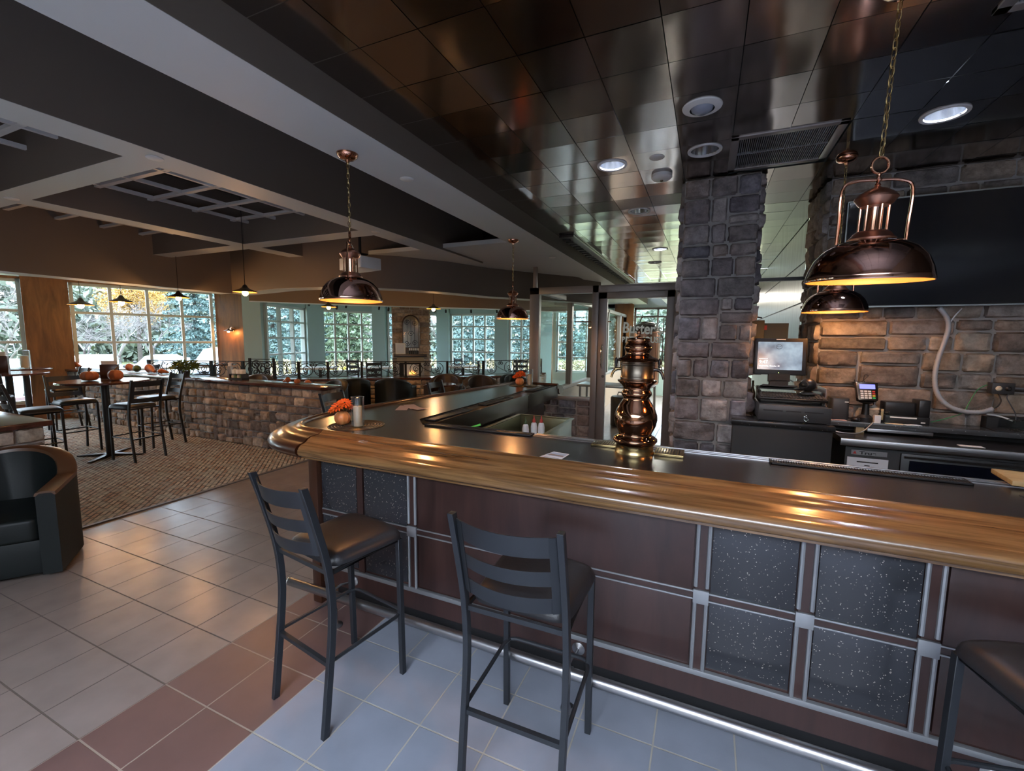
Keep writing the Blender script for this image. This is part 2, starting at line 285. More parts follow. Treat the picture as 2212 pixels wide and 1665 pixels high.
def dup(root, loc, rz, label, group=None, scale=None):
    def cp(o, par):
        c = o.copy(); COL.objects.link(c); c.parent = par
        for ch in list(o.children):
            if ch.name in SRC[root.name]: cp(ch, c)
        return c
    if root.name not in SRC: SRC[root.name] = {c.name for c in root.children_recursive}
    r = cp(root, None); r.location = loc; r.rotation_euler = (0, 0, rz); r['label'] = label
    if group: r['group'] = group
    if scale: r.scale = scale
    return r
SRC = {}
def rbox(mb, x0, y0, z0, x1, y1, z1, r, mi=0, xf=None, n=4):
    x0, x1 = min(x0, x1), max(x0, x1); y0, y1 = min(y0, y1), max(y0, y1); P = []
    for cx, cy_, a in ((x1-r, y1-r, 0), (x0+r, y1-r, 90), (x0+r, y0+r, 180), (x1-r, y0+r, 270)):
        for i in range(n+1): t = math.radians(a+90*i/n); P.append((cx+r*math.cos(t), cy_+r*math.sin(t)))
    return mb.prism(P, z0, z1, mi, xf)
def text(name, body, size, mat, parent, xf, depth=.0015, sx=1., bold=0., width=None):
    c = bpy.data.curves.new(name, 'FONT'); c.body = body; c.size = size; c.extrude = depth; c.offset = bold; c.align_x = 'LEFT'
    o = bpy.data.objects.new(name, c); COL.objects.link(o); dg = bpy.context.evaluated_depsgraph_get(); me = bpy.data.meshes.new_from_object(o.evaluated_get(dg))
    bpy.data.objects.remove(o); sx = width/max(v.co.x for v in me.vertices) if width else sx; me.transform(Matrix.Diagonal((sx, 1, 1, 1))); me.transform(xf); me.materials.clear(); me.materials.append(M[mat])
    q = bpy.data.objects.new(name, me); COL.objects.link(q); q.parent = parent; return q
PAL = [(.19, .165, .155), (.25, .225, .21), (.15, .135, .135), (.29, .25, .22), (.20, .19, .195), (.12, .115, .12), (.24, .20, .17), (.17, .15, .135), (.32, .29, .26)]
def stones(mb, org, ud, nd, L, Ht, seed, course=(.12, .2), cell=(.14, .36), sp=.22, D=.034, gap=.008, dens=.045):
    """ashlar stone facing on a rectangle; ud = direction along, nd = outward normal; z up"""
    rnd = random.Random(seed); org = Vector(org); ud = Vector(ud).normalized(); nd = Vector(nd).normalized()
    if mb.col is None: mb.col = []
    def stone(a, b, c, d):
        if b-a < .03 or d-c < .02: return
        nx = max(4, min(10, int((b-a)/dens)+3)); nz_ = max(4, min(8, int((d-c)/dens)+3)); dd = D*rnd.uniform(.55, 1.15); base = rnd.choice(PAL); k = rnd.uniform(.8, 1.2)
        colr = (base[0]*k, base[1]*k, base[2]*k, 1); tx, tz = rnd.uniform(-.25, .25), rnd.uniform(-.25, .25); vs_ = []
        for j in range(nz_+1):
            for i in range(nx+1):
                s_, t = i/nx, j/nz_; S_, T_ = 2*s_-1, 2*t-1
                
                if 0 < i < nx: s_ = .014/(b-a)+(1-.028/(b-a))*(i-1)/(nx-2); S_ = 2*s_-1
                if 0 < j < nz_: t = .014/(d-c)+(1-.028/(d-c))*(j-1)/(nz_-2); T_ = 2*t-1
                p = Vector((a+(b-a)*s_, 0, c+(d-c)*t)); edge = 1. if i in (0, nx) or j in (0, nz_) else 0.
                h = dd*(1-.25*abs(S_)**6)*(1-.25*abs(T_)**6)
                q = org+ud*p.x+Vector((0, 0, p.z)); nv = noise.noise(q*11); n2 = noise.noise(q*27)
                if edge > .99:
                    S_ = -1. if i == 0 else 1. if i == nx else S_; T_ = -1. if j == 0 else 1. if j == nz_ else T_
                    jit = noise.noise(q*19+Vector((3, 7, 1)))*.009; p.x -= S_*abs(jit)*1.3*(abs(S_) > .99); p.z -= T_*abs(jit)*1.3*(abs(T_) > .99); h = -.004
                    if abs(S_) > .99 and abs(T_) > .99: p.x -= S_*.012; p.z -= T_*.012
                else: h += dd*(.55*nv+.42*n2+.22*noise.noise(q*60)+tx*S_*.6+tz*T_*.6)
                vs_.append(org+ud*p.x+nd*h+Vector((0, 0, p.z)))
        k_ = nx+1; rev = ud.cross(Vector((0, 0, 1))).dot(nd) < 0
        fs = [(j*k_+i, j*k_+i+1, (j+1)*k_+i+1, (j+1)*k_+i) for j in range(nz_) for i in range(nx)]
        if rev: fs = [f[::-1] for f in fs]
        mb.add(vs_, fs, 0); mb.col += [colr]*len(vs_)
    g = gap/2
    def cut(x0, x1, z0, z1):
        w, h = x1-x0, z1-z0; wm, hm = rnd.uniform(cell[0]*1.3, cell[1]), rnd.uniform(course[0]*1.25, course[1]*1.25)
        if w <= wm and h <= hm: stone(x0+g, x1-g, z0+g, z1-g); return
        if h/hm > w/wm*(.8 if w < 2 else .0) and h > course[0]*1.7 or w < cell[0]*1.7 and h > course[0]*1.5: k = z0+h*rnd.uniform(.36, .64); cut(x0, x1, z0, k); cut(x0, x1, k, z1)
        elif w > cell[0]*1.6: k = x0+w*rnd.uniform(.36, .64); cut(x0, k, z0, z1); cut(k, x1, z0, z1)
        else: stone(x0+g, x1-g, z0+g, z1-g)
    z = 0
    while z < Ht-.01:
        h = rnd.uniform(*course)*rnd.choice((1, 1.9, 1.9)); h = Ht-z if Ht-z-h < course[0] else h; x = 0
        while x < L-.01:
            w = rnd.uniform(*cell)*rnd.choice((1, 1.8, 2.6)); w = L-x if L-x-w < cell[0] else w
            if h > course[1]*1.05: cut(x, x+w, z, z+h)
            else:
                n_ = max(1, round(w/((cell[0]+cell[1])/2))); 
                for q in range(n_): stone(x+w*q/n_+g, x+w*(q+1)/n_-g, z+g, z+h-g)
            x += w
        z += h
def solid(mb, x0, y0, z0, x1, y1, z1, xf=None):
    mb.box(x0, y0, z0, x1, y1, z1, 1, xf); mb.col += [(.3, .28, .27, 1)]*8
# ------------------------------------------------------------------ the setting
mb = MB()
mb.box(-4.94, -4.7, -.06, -2.338, 14, 0, 0); mb.box(-2.338, -4.7, -.06, -1.705, 7, 0, 1); mb.box(-1.705, -4.7, -.06, 4.5, 2.3, 0, 2); mb.box(-1.705, 2.3, -.06, 4.5, 14.2, 0, 0); mb.box(-2.338, 7, -.06, -1.705, 14.2, 0, 0)
struct('floor', mb, ['tile', 'tilered', 'slate'])
mb = MB(); mb.prism([(-4.94, -4.7), (-4.94, 14), (-9.5, 14.2), (-12.6, 9), (-11.1, 7.2), (-12.4, 3.9), (-15.5, -4.7)], -.06, .006)
struct('floor', mb, 'carpet')
mb = MB(); mb.box(-4.97, -4.7, 0, -4.93, 14, .012); struct('trim_1', mb, 'wdark')
TN = [1]
def trim(mb, mat, **k): TN[0] += 1; return struct('trim_%d' % TN[0], mb, mat, **k)
def beam(x0, y0, x1, y1, z0=2.775, z1=3.32, side=1):
    mb = MB(); mb.box(x0, y0, z0+.002, x1, y1, z1, 1); mb.box(x0, y0, z0, x1, y1, z0+.002, 0); trim(mb, ['soffit', 'taupe'])
beam(-2.11, -4.7, -1.72, 14.0); beam(-3.29, -4.7, -3.03, 5.75); beam(-5.27, -4.7, -5.04, 4.45)
for y0, y1 in ((-2.9, -2.7), (-.6, -.4), (1.58, 1.77), (3.55, 3.77)):
    beam(-6.87, y0, -5.27, y1); beam(-5.04, y0, -3.29, y1)
# dropped bulkheads: straight on the left, curved towards the bay
FB = [(-6.87, -4.7), (-6.87, 4.6), (-6.2, 4.48), (-5.5, 4.33), (-4.76, 4.40), (-4.3, 4.62), (-3.9, 4.95), (-3.5, 5.55), (-3.2, 6.3), (-2.75, 6.95), (-2.2, 7.7), (-1.9, 8.4)]
mb = MB(); mb.sweep([(0, 2.362), (-.28, 2.362), (-.28, 3.32), (0, 3.32)], FB[:2], 1); mb.sweep([(0, 2.36), (-.28, 2.36), (-.28, 2.362), (0, 2.362)], FB[:2], 0)
mb.sweep([(0, 2.362), (-.28, 2.362), (-.28, 3.32), (0, 3.32)], FB[1:], 1); mb.sweep([(0, 2.36), (-.28, 2.36), (-.28, 2.362), (0, 2.362)], FB[1:], 0)
trim(mb, ['soffit', 'taupe'])
# second bulkhead ring over the bay
F2 = [(-8.6, 6.1), (-8.1, 6.8), (-7.4, 7.5), (-6.6, 8.2), (-5.7, 8.9), (-4.9, 9.6), (-4.1, 10.5), (-3.4, 11.6)]
mb = MB(); mb.sweep([(0, 2.42), (-.3, 2.42), (-.3, 2.9), (0, 2.9)], F2, 1); mb.sweep([(0, 2.415), (-.3, 2.415), (-.3, 2.42), (0, 2.42)], F2, 0); trim(mb, ['soffit', 'taupe'])
# ceilings
mb = MB(); mb.box(-3.03, -4.7, 3.3, -2.11, 9, 3.34); mb.box(-6.87, -4.7, 3.3, -3.03, 8.8, 3.34); struct('ceiling', mb, 'dark_ceiling')
mb = MB()
for xs, (xa, xb) in (((-3.6, -4.05, -4.5, -4.95), (-5.04, -3.29)), ((-5.5, -5.95, -6.4), (-6.87, -5.27))):
    for x in xs: mb.box(x-.014, -4.7, 3.0, x+.014, 4.5, 3.03)
    for k in range(17):
        y = -2.25+k*.405
        if not any(abs(y-c) < .12 for c in (1.675, 3.66, -.5)): mb.box(xa, y-.022, 3.002, xb, y+.022, 3.028)
struct('ceiling', mb, 'tbar')
mb = MB(); mb.prism([(-7.12, -4.7), (-7.12, 4.7), (-2, 4.7), (-2, 9.3), (-2.2, 14.2), (-9.5, 14.2), (-12.6, 9), (-11.1, 7.2), (-12.5, 3.5), (-15.5, -4.7)], 2.8, 2.85); struct('ceiling', mb, 'soffit')
# polished metal tile ceiling, every tile slightly pillowed and tilted
DL = [(-.08, 3.27), (-.69, 3.29), (1.12, 3.27), (-.67, 4.51), (-.66, 6.46), (-.84, 7.53)]; EYE = (-.09, 2.68)
mb = MB(); rnd = random.Random(3); x = -.529-.303*3-.3; gx = [-.529+.303*k for k in range(-4, 17)]; gy = [1.9+.314*k for k in range(-8, 26)]
for a in gx:
    for b in gy:
        x0, x1, y0, y1 = max(a, -1.72)+.002, a+.301, b+.002, b+.312; tx, ty = rnd.gauss(0, .0035), rnd.gauss(0, .0035)
        if x1 < -1.7 or (.07 < (x0+x1)/2 < .67 and 3.13 < (y0+y1)/2 < 3.73): continue
        holes = [d for d in DL+[EYE] if x0-.1 < d[0] < x1+.1 and y0-.1 < d[1] < y1+.1]; n = 16 if holes else 4; cx, cy_ = (x0+x1)/2, (y0+y1)/2; cz = rnd.uniform(0, .0015)
        vs_ = []
        for j in range(n+1):
            for i in range(n+1):
                X, Y = x0+(x1-x0)*i/n, y0+(y1-y0)*j/n; S_, T_ = 2*i/n-1, 2*j/n-1
                vs_.append((X, Y, 2.94+tx*(X-cx)+ty*(Y-cy_)+.0016*(1-S_*S_)*(1-T_*T_)+.0006*noise.noise(Vector((X*9, Y*9, a)))+cz))
        fs = []
        for j in range(n):
            for i in range(n):
                X, Y = x0+(x1-x0)*(i+.5)/n, y0+(y1-y0)*(j+.5)/n
                if any(math.hypot(X-d[0], Y-d[1]) < .088 for d in holes): continue
                k = n+1; fs.append((j*k+i, (j+1)*k+i, (j+1)*k+i+1, j*k+i+1))
        mb.add(vs_, fs)
o = struct('ceiling', mb, 'metal_ceiling', ang=80)
mb = MB(); mb.box(-1.72, -.62, 3.14, 4.5, 10.1, 3.16); struct('ceiling', mb, 'metal_groove')
# plain ceiling with the roof light behind the viewer
mb = MB(); X0, X1, Y0, Y1 = -1.7, 2.3, -4.4, -1.2
mb.box(-1.72, -4.7, 2.94, 4.5, Y0, 3.0); mb.box(-1.72, Y1, 2.94, 4.5, -.6, 3.0); mb.box(-1.72, Y0, 2.94, X0, Y1, 3.0); mb.box(X1, Y0, 2.94, 4.5, Y1, 3.0)
mb.box(X0-.05, Y0-.05, 3.0, X0, Y1+.05, 4.2); mb.box(X1, Y0-.05, 3.0, X1+.05, Y1+.05, 4.2); mb.box(X0, Y0-.05, 3.0, X1, Y0, 4.2); mb.box(X0, Y1, 3.0, X1, Y1+.05, 4.2)
struct('ceiling', mb, 'offwhite')
w = semp('window_9'); mb = MB()
for k in range(1, 4): mb.box(X0+(X1-X0)*k/4-.025, Y0, 3.9, X0+(X1-X0)*k/4+.025, Y1, 3.96)
mb.box(X0, (Y0+Y1)/2-.025, 3.9, X1, (Y0+Y1)/2+.025, 3.96); obj('window_frame', mb, 'wframe', w)
# outer walls out of view
mb = MB(); mb.box(-15.6, -4.8, 0, 4.5, -4.7, 3.34); struct('wall_back', mb, 'taupe')
mb = MB(); mb.box(4.5, -4.8, 0, 4.6, 14.3, 3.34); struct('wall_right', mb, 'taupe')
# ------------------------------------------------------------------ windows
def window(n, P0, P1, z0, z1, cols, rows, fr=.05, mat='wframe', glass='wglass', dep=.08, edge=.06):
    P0 = Vector((*P0, 0)); P1 = Vector((*P1, 0)); d = (P1-P0); L = d.length; d.normalize(); a = math.atan2(d.y, d.x)
    w = semp('window_%d' % n, (P0.x, P0.y, 0)); w.rotation_euler.z = a; mb = MB()
    mb.box(0, -dep/2, z0, L, dep/2, z0+edge); mb.box(0, -dep/2, z1-edge, L, dep/2, z1); mb.box(0, -dep/2, z0, edge, dep/2, z1); mb.box(L-edge, -dep/2, z0, L, dep/2, z1)
    for k in range(1, cols): mb.box(L*k/cols-fr/2, -dep/2, z0, L*k/cols+fr/2, dep/2, z1)
    for z in rows: mb.box(0, -dep*.42, z-fr*.45, L, dep*.42, z+fr*.45)
    obj('window_frame', mb, mat, w); mb = MB(); mb.box(.01, -.004, z0+.01, L-.01, .004, z1-.01); obj('pane', mb, glass, w); return w
Lp = lambda s, o=0: (-12.33+.3413*s+.94*o, 3.79+.94*s-.3413*o)
RW = (2.15, 1.54, .93)
window(1, Lp(-2.8), Lp(.24), .33, 2.76, 5, RW, .055); window(2, Lp(.90), Lp(3.38), .33, 2.76, 4, RW, .055); window(3, Lp(-6.5), Lp(-3.4), .33, 2.76, 5, RW, .055)
mb = MB()
def wallseg(mb, P, Q, z0, z1, th=.2, mi=0):
    P = Vector((*P, 0)); Q = Vector((*Q, 0)); d = (Q-P).normalized(); nn = Vector((-d.y, d.x, 0))*th/2
    mb.prism([(P-nn)[:2], (Q-nn)[:2], (Q+nn)[:2], (P+nn)[:2]], z0, z1, mi)
wallseg(mb, Lp(-6.5), Lp(3.4), 0, .33, .24); wallseg(mb, Lp(-9.3), Lp(-6.5), 0, 2.8, .24); wallseg(mb, Lp(-6.5), Lp(3.5), 2.76, 2.86, .2)
struct('wall_left', mb, 'panelwood')
for s0, s1 in ((.25, .89), (-3.4, -2.8)):
    mb = MB(); wallseg(mb, Lp(s0, .06), Lp(s1, .06), 0, 2.8, .34); trim(mb, 'panelwood')
mb = MB(); mb.prism([(-11.13, 7.0), (-10.35, 7.28), (-10.45, 7.55), (-11.3, 7.3)], 0, 2.8); trim(mb, 'panelwood')
# curved bay: painted piers and white-framed windows
BP = [(-10.02, 7.48), (-10.6, 9.13), (-10.6, 9.73), (-9.72, 11.05), (-9.3, 11.16), (-8.4, 12.73), (-7.92, 12.74), (-6.36, 13.08), (-5.87, 13.02), (-5.0, 12.95), (-4.75, 13.6)]
RB = (2.08, 1.66, 1.24)
for n, (i, j, c) in enumerate(((0, 1, 3), (2, 3, 4), (4, 5, 4), (6, 7, 4), (8, 9, 2))): window(4+n, BP[i], BP[j], .62, 2.5, c, RB, .05, dep=.1)
mb = MB()
for P, Q in ((BP[1], BP[2]), (BP[3], BP[4]), (BP[5], BP[6]), (BP[7], BP[8]), (BP[9], BP[10])): wallseg(mb, P, Q, 0, 2.8, .3)
wallseg(mb, (-10.35, 7.22), (-10.02, 7.45), 0, 2.8, .34)
for P, Q in ((BP[0], BP[1]), (BP[2], BP[3]), (BP[4], BP[5]), (BP[6], BP[7]), (BP[8], BP[9])): wallseg(mb, P, Q, 0, .62, .26); wallseg(mb, P, Q, 2.5, 2.82, .2)
struct('wall_bay', mb, 'grey_paint')
# far wall of the brewery, glazed
mb = MB()
for a, b, z0, z1 in ((-4.75, -4.62, 0, 2.8), (-3.1, -2.68, 0, 2.8), (-4.62, -3.1, 0, .6), (-2.11, 1.4, 0, .75), (-4.62, 1.4, 2.68, 3.34), (1.4, 4.5, 0, 3.34)): mb.box(a, 14.0, z0, b, 14.2, z1)
struct('wall_far', mb, 'grey_paint')
mb = MB(); mb.box(-5.1, 13.55, 0, -4.64, 13.75, 2.8); mb.box(-2.68, 13.9, 0, -2.11, 14.0, 2.8); trim(mb, 'panelwood')
window(10, (-4.62, 14.1), (-3.1, 14.1), .6, 2.68, 3, (2.15, 1.6, 1.1), .05); window(11, (-2.11, 14.1), (1.4, 14.1), .75, 2.68, 5, (2.4, 1.95, 1.35), .05, 'wdark')
mb = MB(); mb.box(-2.4, 10.06, 2.94, 4.5, 14.2, 3.0, 0); mb.box(-1.15, 12.2, 2.76, 4.5, 14.05, 2.94, 0); struct('ceiling', mb, ['soffit', 'taupe'])
# stone pier beside the bar
mb = MB(); mb.col = []; stones(mb, (-.225, 3.82, 0), (1, 0, 0), (0, -1, 0), .535, 2.94, 5, (.13, .20), (.14, .34), .042, dens=.03); stones(mb, (.31, 3.82, 0), (0, 1, 0), (1, 0, 0), .5, 2.94, 6); stones(mb, (-.225, 4.32, 0), (0, -1, 0), (-1, 0, 0), .5, 2.94, 8)
solid(mb, -.222, 3.83, 0, .305, 4.32, 2.94); struct('wall_pier', mb, ['stone', 'mortar'], ang=60)
# stone back wall of the bar, with its return
mb = MB(); mb.col = []; stones(mb, (.81, 4.2, 0), (1, 0, 0), (0, -1, 0), 3.7, 2.94, 12, (.11, .17), (.2, .46), .028, dens=.035); stones(mb, (.81, 4.9, 0), (0, -1, 0), (-1, 0, 0), .7, 2.94, 13, (.12, .2), (.16, .34), .035)
solid(mb, .815, 4.205, 0, 4.5, 4.9, 2.94); struct('wall_bar', mb, ['stoneb', 'mortar'], ang=60)
# satin metal clad wall behind the pier
mb = MB(); mb.box(.885, 4.93, 0, .895, 10.2, 2.94, 1); z = 0
for k in range(7): mb.box(.88, 4.93, z+.008, .9, 10.2, z+.42-.008); z += .42
mb.box(.9, 4.9, 0, 1.0, 10.2, 2.94); o = struct('wall_clad', mb, [MAT('satin_metal_cladding', (.24, .25, .225), .34, .5, var=(2.2, .25, (.15, .145, .13), (1, 9, .25))), 'metal_groove'])
mb = MB(); mb.box(.80, 4.9, 0, .88, 4.925, 2.94); trim(mb, 'chrome')
for x in (-1.0, .6, 2.2):
    l = bpy.data.lights.new('brewery_lamp', 'AREA'); l.shape = 'DISK'; l.size = .25; l.energy = 45; l.color = (1, .93, .82); lo = bpy.data.objects.new('brewery_lamp', l); COL.objects.link(lo); lo.location = (x, 11.6, 2.70)
mb = MB(); mb.box(-1.70, 5.2, 2.915, -1.52, 9.9, 2.938); t = thing('linear_vent', 'long dark slotted vent along the near beam above the partition', 'vent', (0, 0, 0)); obj('casing', mb, 'darksteel', t); mb = MB()
for i in range(30): mb.box(-1.69, 5.3+i*.155, 2.905, -1.60, 5.37+i*.155, 2.915)
obj('grille', mb, 'blackm', t)
# glass partition into the brewery
def bar3(mb, x0, x1, y0, y1, z0, z1): mb.box(x0, y0, z0, x1, y1, z1)
w = semp('window_12', (0, 6.3, 0)); mb = MB()
mb.box(-2.49, -.05, 0, -2.34, .05, 2.46); mb.box(-1.53, -.05, 0, -1.44, .05, 2.46); mb.box(-.42, -.05, 0, -.3, .05, 2.46); mb.box(-2.49, -.05, 2.36, -.3, .05, 2.46); mb.box(-2.34, -.05, .80, -1.53, .05, .85)
mb.box(-2.46, 0, 2.46, -2.40, .04, 2.78)
obj('window_frame', mb, 'alum', w, bevel=.004); mb = MB(); mb.box(-2.34, -.004, .85, -1.53, .004, 2.36); obj('pane', mb, 'glass', w)
mb = MB(); mb.col = []; stones(mb, (-2.36, 6.26, 0), (1, 0, 0), (0, -1, 0), .84, .8, 31, (.12, .18), (.2, .34)); solid(mb, -2.36, 6.262, 0, -1.52, 6.34, .8); struct('wall_low', mb, ['stone', 'mortar'], ang=60)
w = semp('door_1', (-1.44, 6.3, 0)); mb = MB()
mb.box(0, -.03, .02, .12, .03, 2.36); mb.box(.92, -.03, .02, 1.02, .03, 2.36); mb.box(0, -.03, 2.27, 1.02, .03, 2.36); mb.box(0, -.03, .02, 1.02, .03, .24); obj('door_frame', mb, 'alum', w, bevel=.004)
mb = MB(); mb.box(.12, -.004, .24, .92, .004, 2.27); obj('pane', mb, 'glass', w)
mb = MB(); mb.tube([(.07, -.03, 1.62), (.07, -.07, 1.62), (.075, -.10, 1.60), (.075, -.11, 1.56), (.075, -.11, 1.35), (.075, -.10, 1.31), (.07, -.07, 1.29), (.07, -.03, 1.29)], .012, 8); obj('handle', mb, 'chrome', w)
mb = MB(); mb.lathe([(0, -.045), (.02, -.045), (.022, -.03), (.022, 0)], 12, xf=Matrix.Translation((.09, -.0, 1.17)) @ Matrix.Rotation(PI/2, 4, 'X') @ Matrix.Scale(-1, 4, (0, 0, 1))); obj('lock', mb, 'chrome', w)
tx = Matrix.Translation((.34, -.012, 1.80)) @ Matrix.Rotation(math.radians(3), 4, 'Y') @ Matrix.Rotation(PI/2, 4, 'X')
text('lettering', "Buster's", .205, 'vinylw', w, tx, .002, 1, .005, .53); tx = Matrix.Translation((.335, -.012, 1.66)) @ Matrix.Rotation(PI/2, 4, 'X'); text('lettering', 'BREWHOUSE', .115, 'vinylw', w, tx, .002, 1, .004, .54)
# side partition along the brewery
w = semp('window_13', (-2.36, 6.3, 0)); mb = MB()
for y, zt in ((1.62, 2.775), (3.2, 2.775), (4.9, 2.45), (6.6, 2.45), (7.6, 2.45)): mb.box(-.05, y, .8, .05, y+.11, zt)
mb.box(-.05, 0, 2.38, .05, 7.7, 2.46); mb.box(-.06, 0, .80, .06, 7.7, .86); obj('window_frame', mb, 'alum', w, bevel=.004); mb = MB(); mb.box(-.004, .05, .86, .004, 7.65, 2.38); obj('pane', mb, 'glass', w)
mb = MB(); mb.box(-2.43, 6.36, 0, -2.29, 14, .8); struct('wall_dado', mb, MAT('beige_tile', (.42, .33, .26), .4))
# low stone dividing wall with a dark cap, and the railing wall behind
mb = MB(); mb.col = []; stones(mb, (-12.1, 4.46, 0), (1, 0, 0), (0, -1, 0), 7.2, .96, 21, (.11, .2), (.12, .30), .034); stones(mb, (-4.9, 4.46, 0), (0, 1, 0), (1, 0, 0), .28, .96, 22, (.11, .2), (.1, .26))
solid(mb, -12.1, 4.465, 0, -4.905, 4.74, .96); struct('wall_divider', mb, ['stonew', 'mortar'], ang=60)
mb = MB(); mb.box(-12.1, 4.40, .96, -4.84, 4.80, 1.0); trim(mb, 'laminate', bevel=.006)
RP = [(-10.9, 5.3), (-8.25, 6.26), (-7.8, 6.5), (-7.3, 6.83), (-6.8, 7.3), (-6.05, 7.85), (-5.33, 8.45), (-4.72, 9.1), (-4.2, 9.95), (-3.9, 10.9)]
mb = MB(); mb.col = []
for i in range(len(RP)-1):
    a, b = Vector((*RP[i], 0)), Vector((*RP[i+1], 0)); d = (b-a).normalized(); stones(mb, a+Vector((0, 0, .0)), d, (d.y, -d.x, 0), (b-a).length, .78, 60+i, (.11, .18), (.2, .5), .03)
n0 = len(mb.v)
for i in range(len(RP)-1): wallseg(mb, Vector(RP[i])+Vector((-.06, .09)), Vector(RP[i+1])+Vector((-.06, .09)), 0, .78, .2, 1)
mb.col += [(.3, .28, .27, 1)]*(len(mb.v)-n0); struct('wall_terrace', mb, ['stonew', 'mortar'], ang=60)
mb = MB(); mb.sweep([(.05, .78), (.05, .815), (-.28, .815), (-.28, .78)], RP); trim(mb, 'laminate')
# ledge wall end at the lower left
mb = MB(); mb.col = []; stones(mb, (-8.4, 1.36, 0), (1, 0, 0), (0, -1, 0), 3.36, .94, 41, (.1, .16), (.2, .4)); stones(mb, (-5.04, 1.36, 0), (0, 1, 0), (1, 0, 0), .34, .94, 42, (.1, .16), (.14, .3)); solid(mb, -8.4, 1.365, 0, -5.045, 1.70, .94)
struct('wall_ledge', mb, ['stonew', 'mortar'], ang=60)
mb = MB(); mb.box(-8.42, 1.30, .94, -4.98, 1.74, .985); trim(mb, 'laminate', bevel=.006)
# ------------------------------------------------------------------ the bar
def smooth(P, n=6):
    out = []
    for i in range(len(P)-1):
        p0, p1, p2, p3 = P[max(i-1, 0)], P[i], P[i+1], P[min(i+2, len(P)-1)]
        for k in range(n):
            t = k/n; out.append(tuple(.5*((2*p1[c])+(-p0[c]+p2[c])*t+(2*p0[c]-5*p1[c]+4*p2[c]-p3[c])*t*t+(-p0[c]+3*p1[c]-3*p2[c]+p3[c])*t**3) for c in range(len(p1))))
    return out+[tuple(P[-1])]
LEG = smooth([(-2.40, 5.72), (-2.48, 5.60), (-2.55, 4.9), (-2.63, 4.2), (-2.70, 3.6), (-2.75, 3.0), (-2.77, 2.65), (-2.735, 2.43), (-2.65, 2.26), (-2.5, 2.145), (-2.28, 2.11)], 4)
INNER = [(-1.84, 5.68)]+LEG
bar = thing('bar_counter', 'L-shaped bar with dark worktop, varnished wood rail and granite panelled front', 'bar', (0, 0, 0))
PR = [(0, 1.02), (0, 1.076), (.005, 1.086), (.015, 1.092), (.026, 1.092), (.036, 1.086), (.046, 1.077), (.062, 1.070), (.09, 1.067), (.125, 1.064), (.148, 1.054), (.165, 1.040), (.178, 1.034), (.200, 1.030), (.220, 1.016), (.231, .998), (.231, .978), (.221, .963), (.202, .955), (.202, .945), (.17, .935), (.10, .94), (.06, .97), (.06, 1.02)]
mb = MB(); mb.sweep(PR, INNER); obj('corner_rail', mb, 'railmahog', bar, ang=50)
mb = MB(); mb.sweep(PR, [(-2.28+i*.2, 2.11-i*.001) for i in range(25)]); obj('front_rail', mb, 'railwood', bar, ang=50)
mb = MB(); poly = [(-1.84, 5.68)]+LEG+[(2.55, 2.087), (2.55, 2.60), (-1.86, 2.60), (-2.02, 2.78), (-2.02, 5.68)]
mb.prism(poly, 1.03, 1.07); obj('worktop', mb, 'counter', bar)
mb = MB(); mb.box(-1.0, 2.60, 1.045, 2.55, 2.655, 1.074); mb.box(-1.0, 2.615, 1.074, 2.55, 2.63, 1.080); mb.box(-1.0, 2.655, 1.0, 2.55, 2.67, 1.078); mb.box(-1.84, 2.60, 1.04, -1.0, 2.67, 1.066); obj('steel_ledge', mb, 'steel', bar, bevel=.002)
mb = MB(); mb.box(-2.02, 2.70, 1.045, -1.85, 5.70, 1.058); mb.box(-1.86, 2.70, .86, -1.845, 4.62, 1.062); mb.box(-1.86, 4.64, .90, -1.845, 5.72, 1.062); mb.box(-2.02, 5.69, .95, -1.845, 5.705, 1.062); obj('steel_apron', mb, 'darksteel', bar, bevel=.002)
YP = 1.95
mb = MB(); mb.box(-2.17, YP+.012, .13, 2.5, 2.5, 1.03); mb.prism([(-2.17, YP+.012), (-2.17, 2.5), (-2.0, 2.6), (-2.0, 5.6), (-2.3, 5.6), (-2.5, 2.8), (-2.48, 2.5), (-2.35, 2.3)], .13, 1.03); obj('carcass', mb, 'mahog', bar)
mb = MB(); mb.box(-2.15, YP+.09, 0, 2.5, 2.45, .13); mb.box(-2.35, 2.5, 0, -2.05, 5.5, .13); obj('kick_plate', mb, 'blackm', bar)
mb = MB(); mb.box(-2.24, YP-.03, .0, -2.17, YP+.06, 1.0); obj('corner_post', mb, 'railmahog', bar, bevel=.004)
for a, b in ((-1.43, -.005), (.82, 2.2)):
    for z0, z1 in ((.285, .588), (.628, .98)): mb = MB(); mb.box(a, YP, z0, b, YP+.02, z1); obj('mahogany_panel', mb, 'mahog', bar, bevel=.002)

for a, b in ((-2.165, -1.885), (-1.825, -1.515), (.066, .372), (.441, .750)):
    for z0, z1 in ((.288, .588), (.630, .97)):
        mb = MB(); mb.box(a, YP+.002, z0, b, YP+.02, z1); obj('granite_panel', mb, 'panel_granite', bar, bevel=.0015)
mb = MB()
for z in (.588, .6215):
    mb.box(-2.165, YP-.004, z, 2.2, YP+.01, z+.007)
obj('middle_bead', mb, 'strip', bar, bevel=.0015)
mb = MB(); mb.box(-2.17, YP-.001, .597, 2.5, YP+.012, .620); mb.box(-2.17, YP-.004, .14, 2.5, YP+.02, .246)
for x in (-1.855, -1.475, .031, .406, .782): mb.box(x-.022, YP-.001, .27, x+.022, YP+.015, .98)
obj('mahogany_band', mb, 'mahog', bar)
mb = MB(); mb.box(-2.17, YP-.012, .248, 2.5, YP+.01, .272); obj('base_strip', mb, 'strip', bar, bevel=.002)
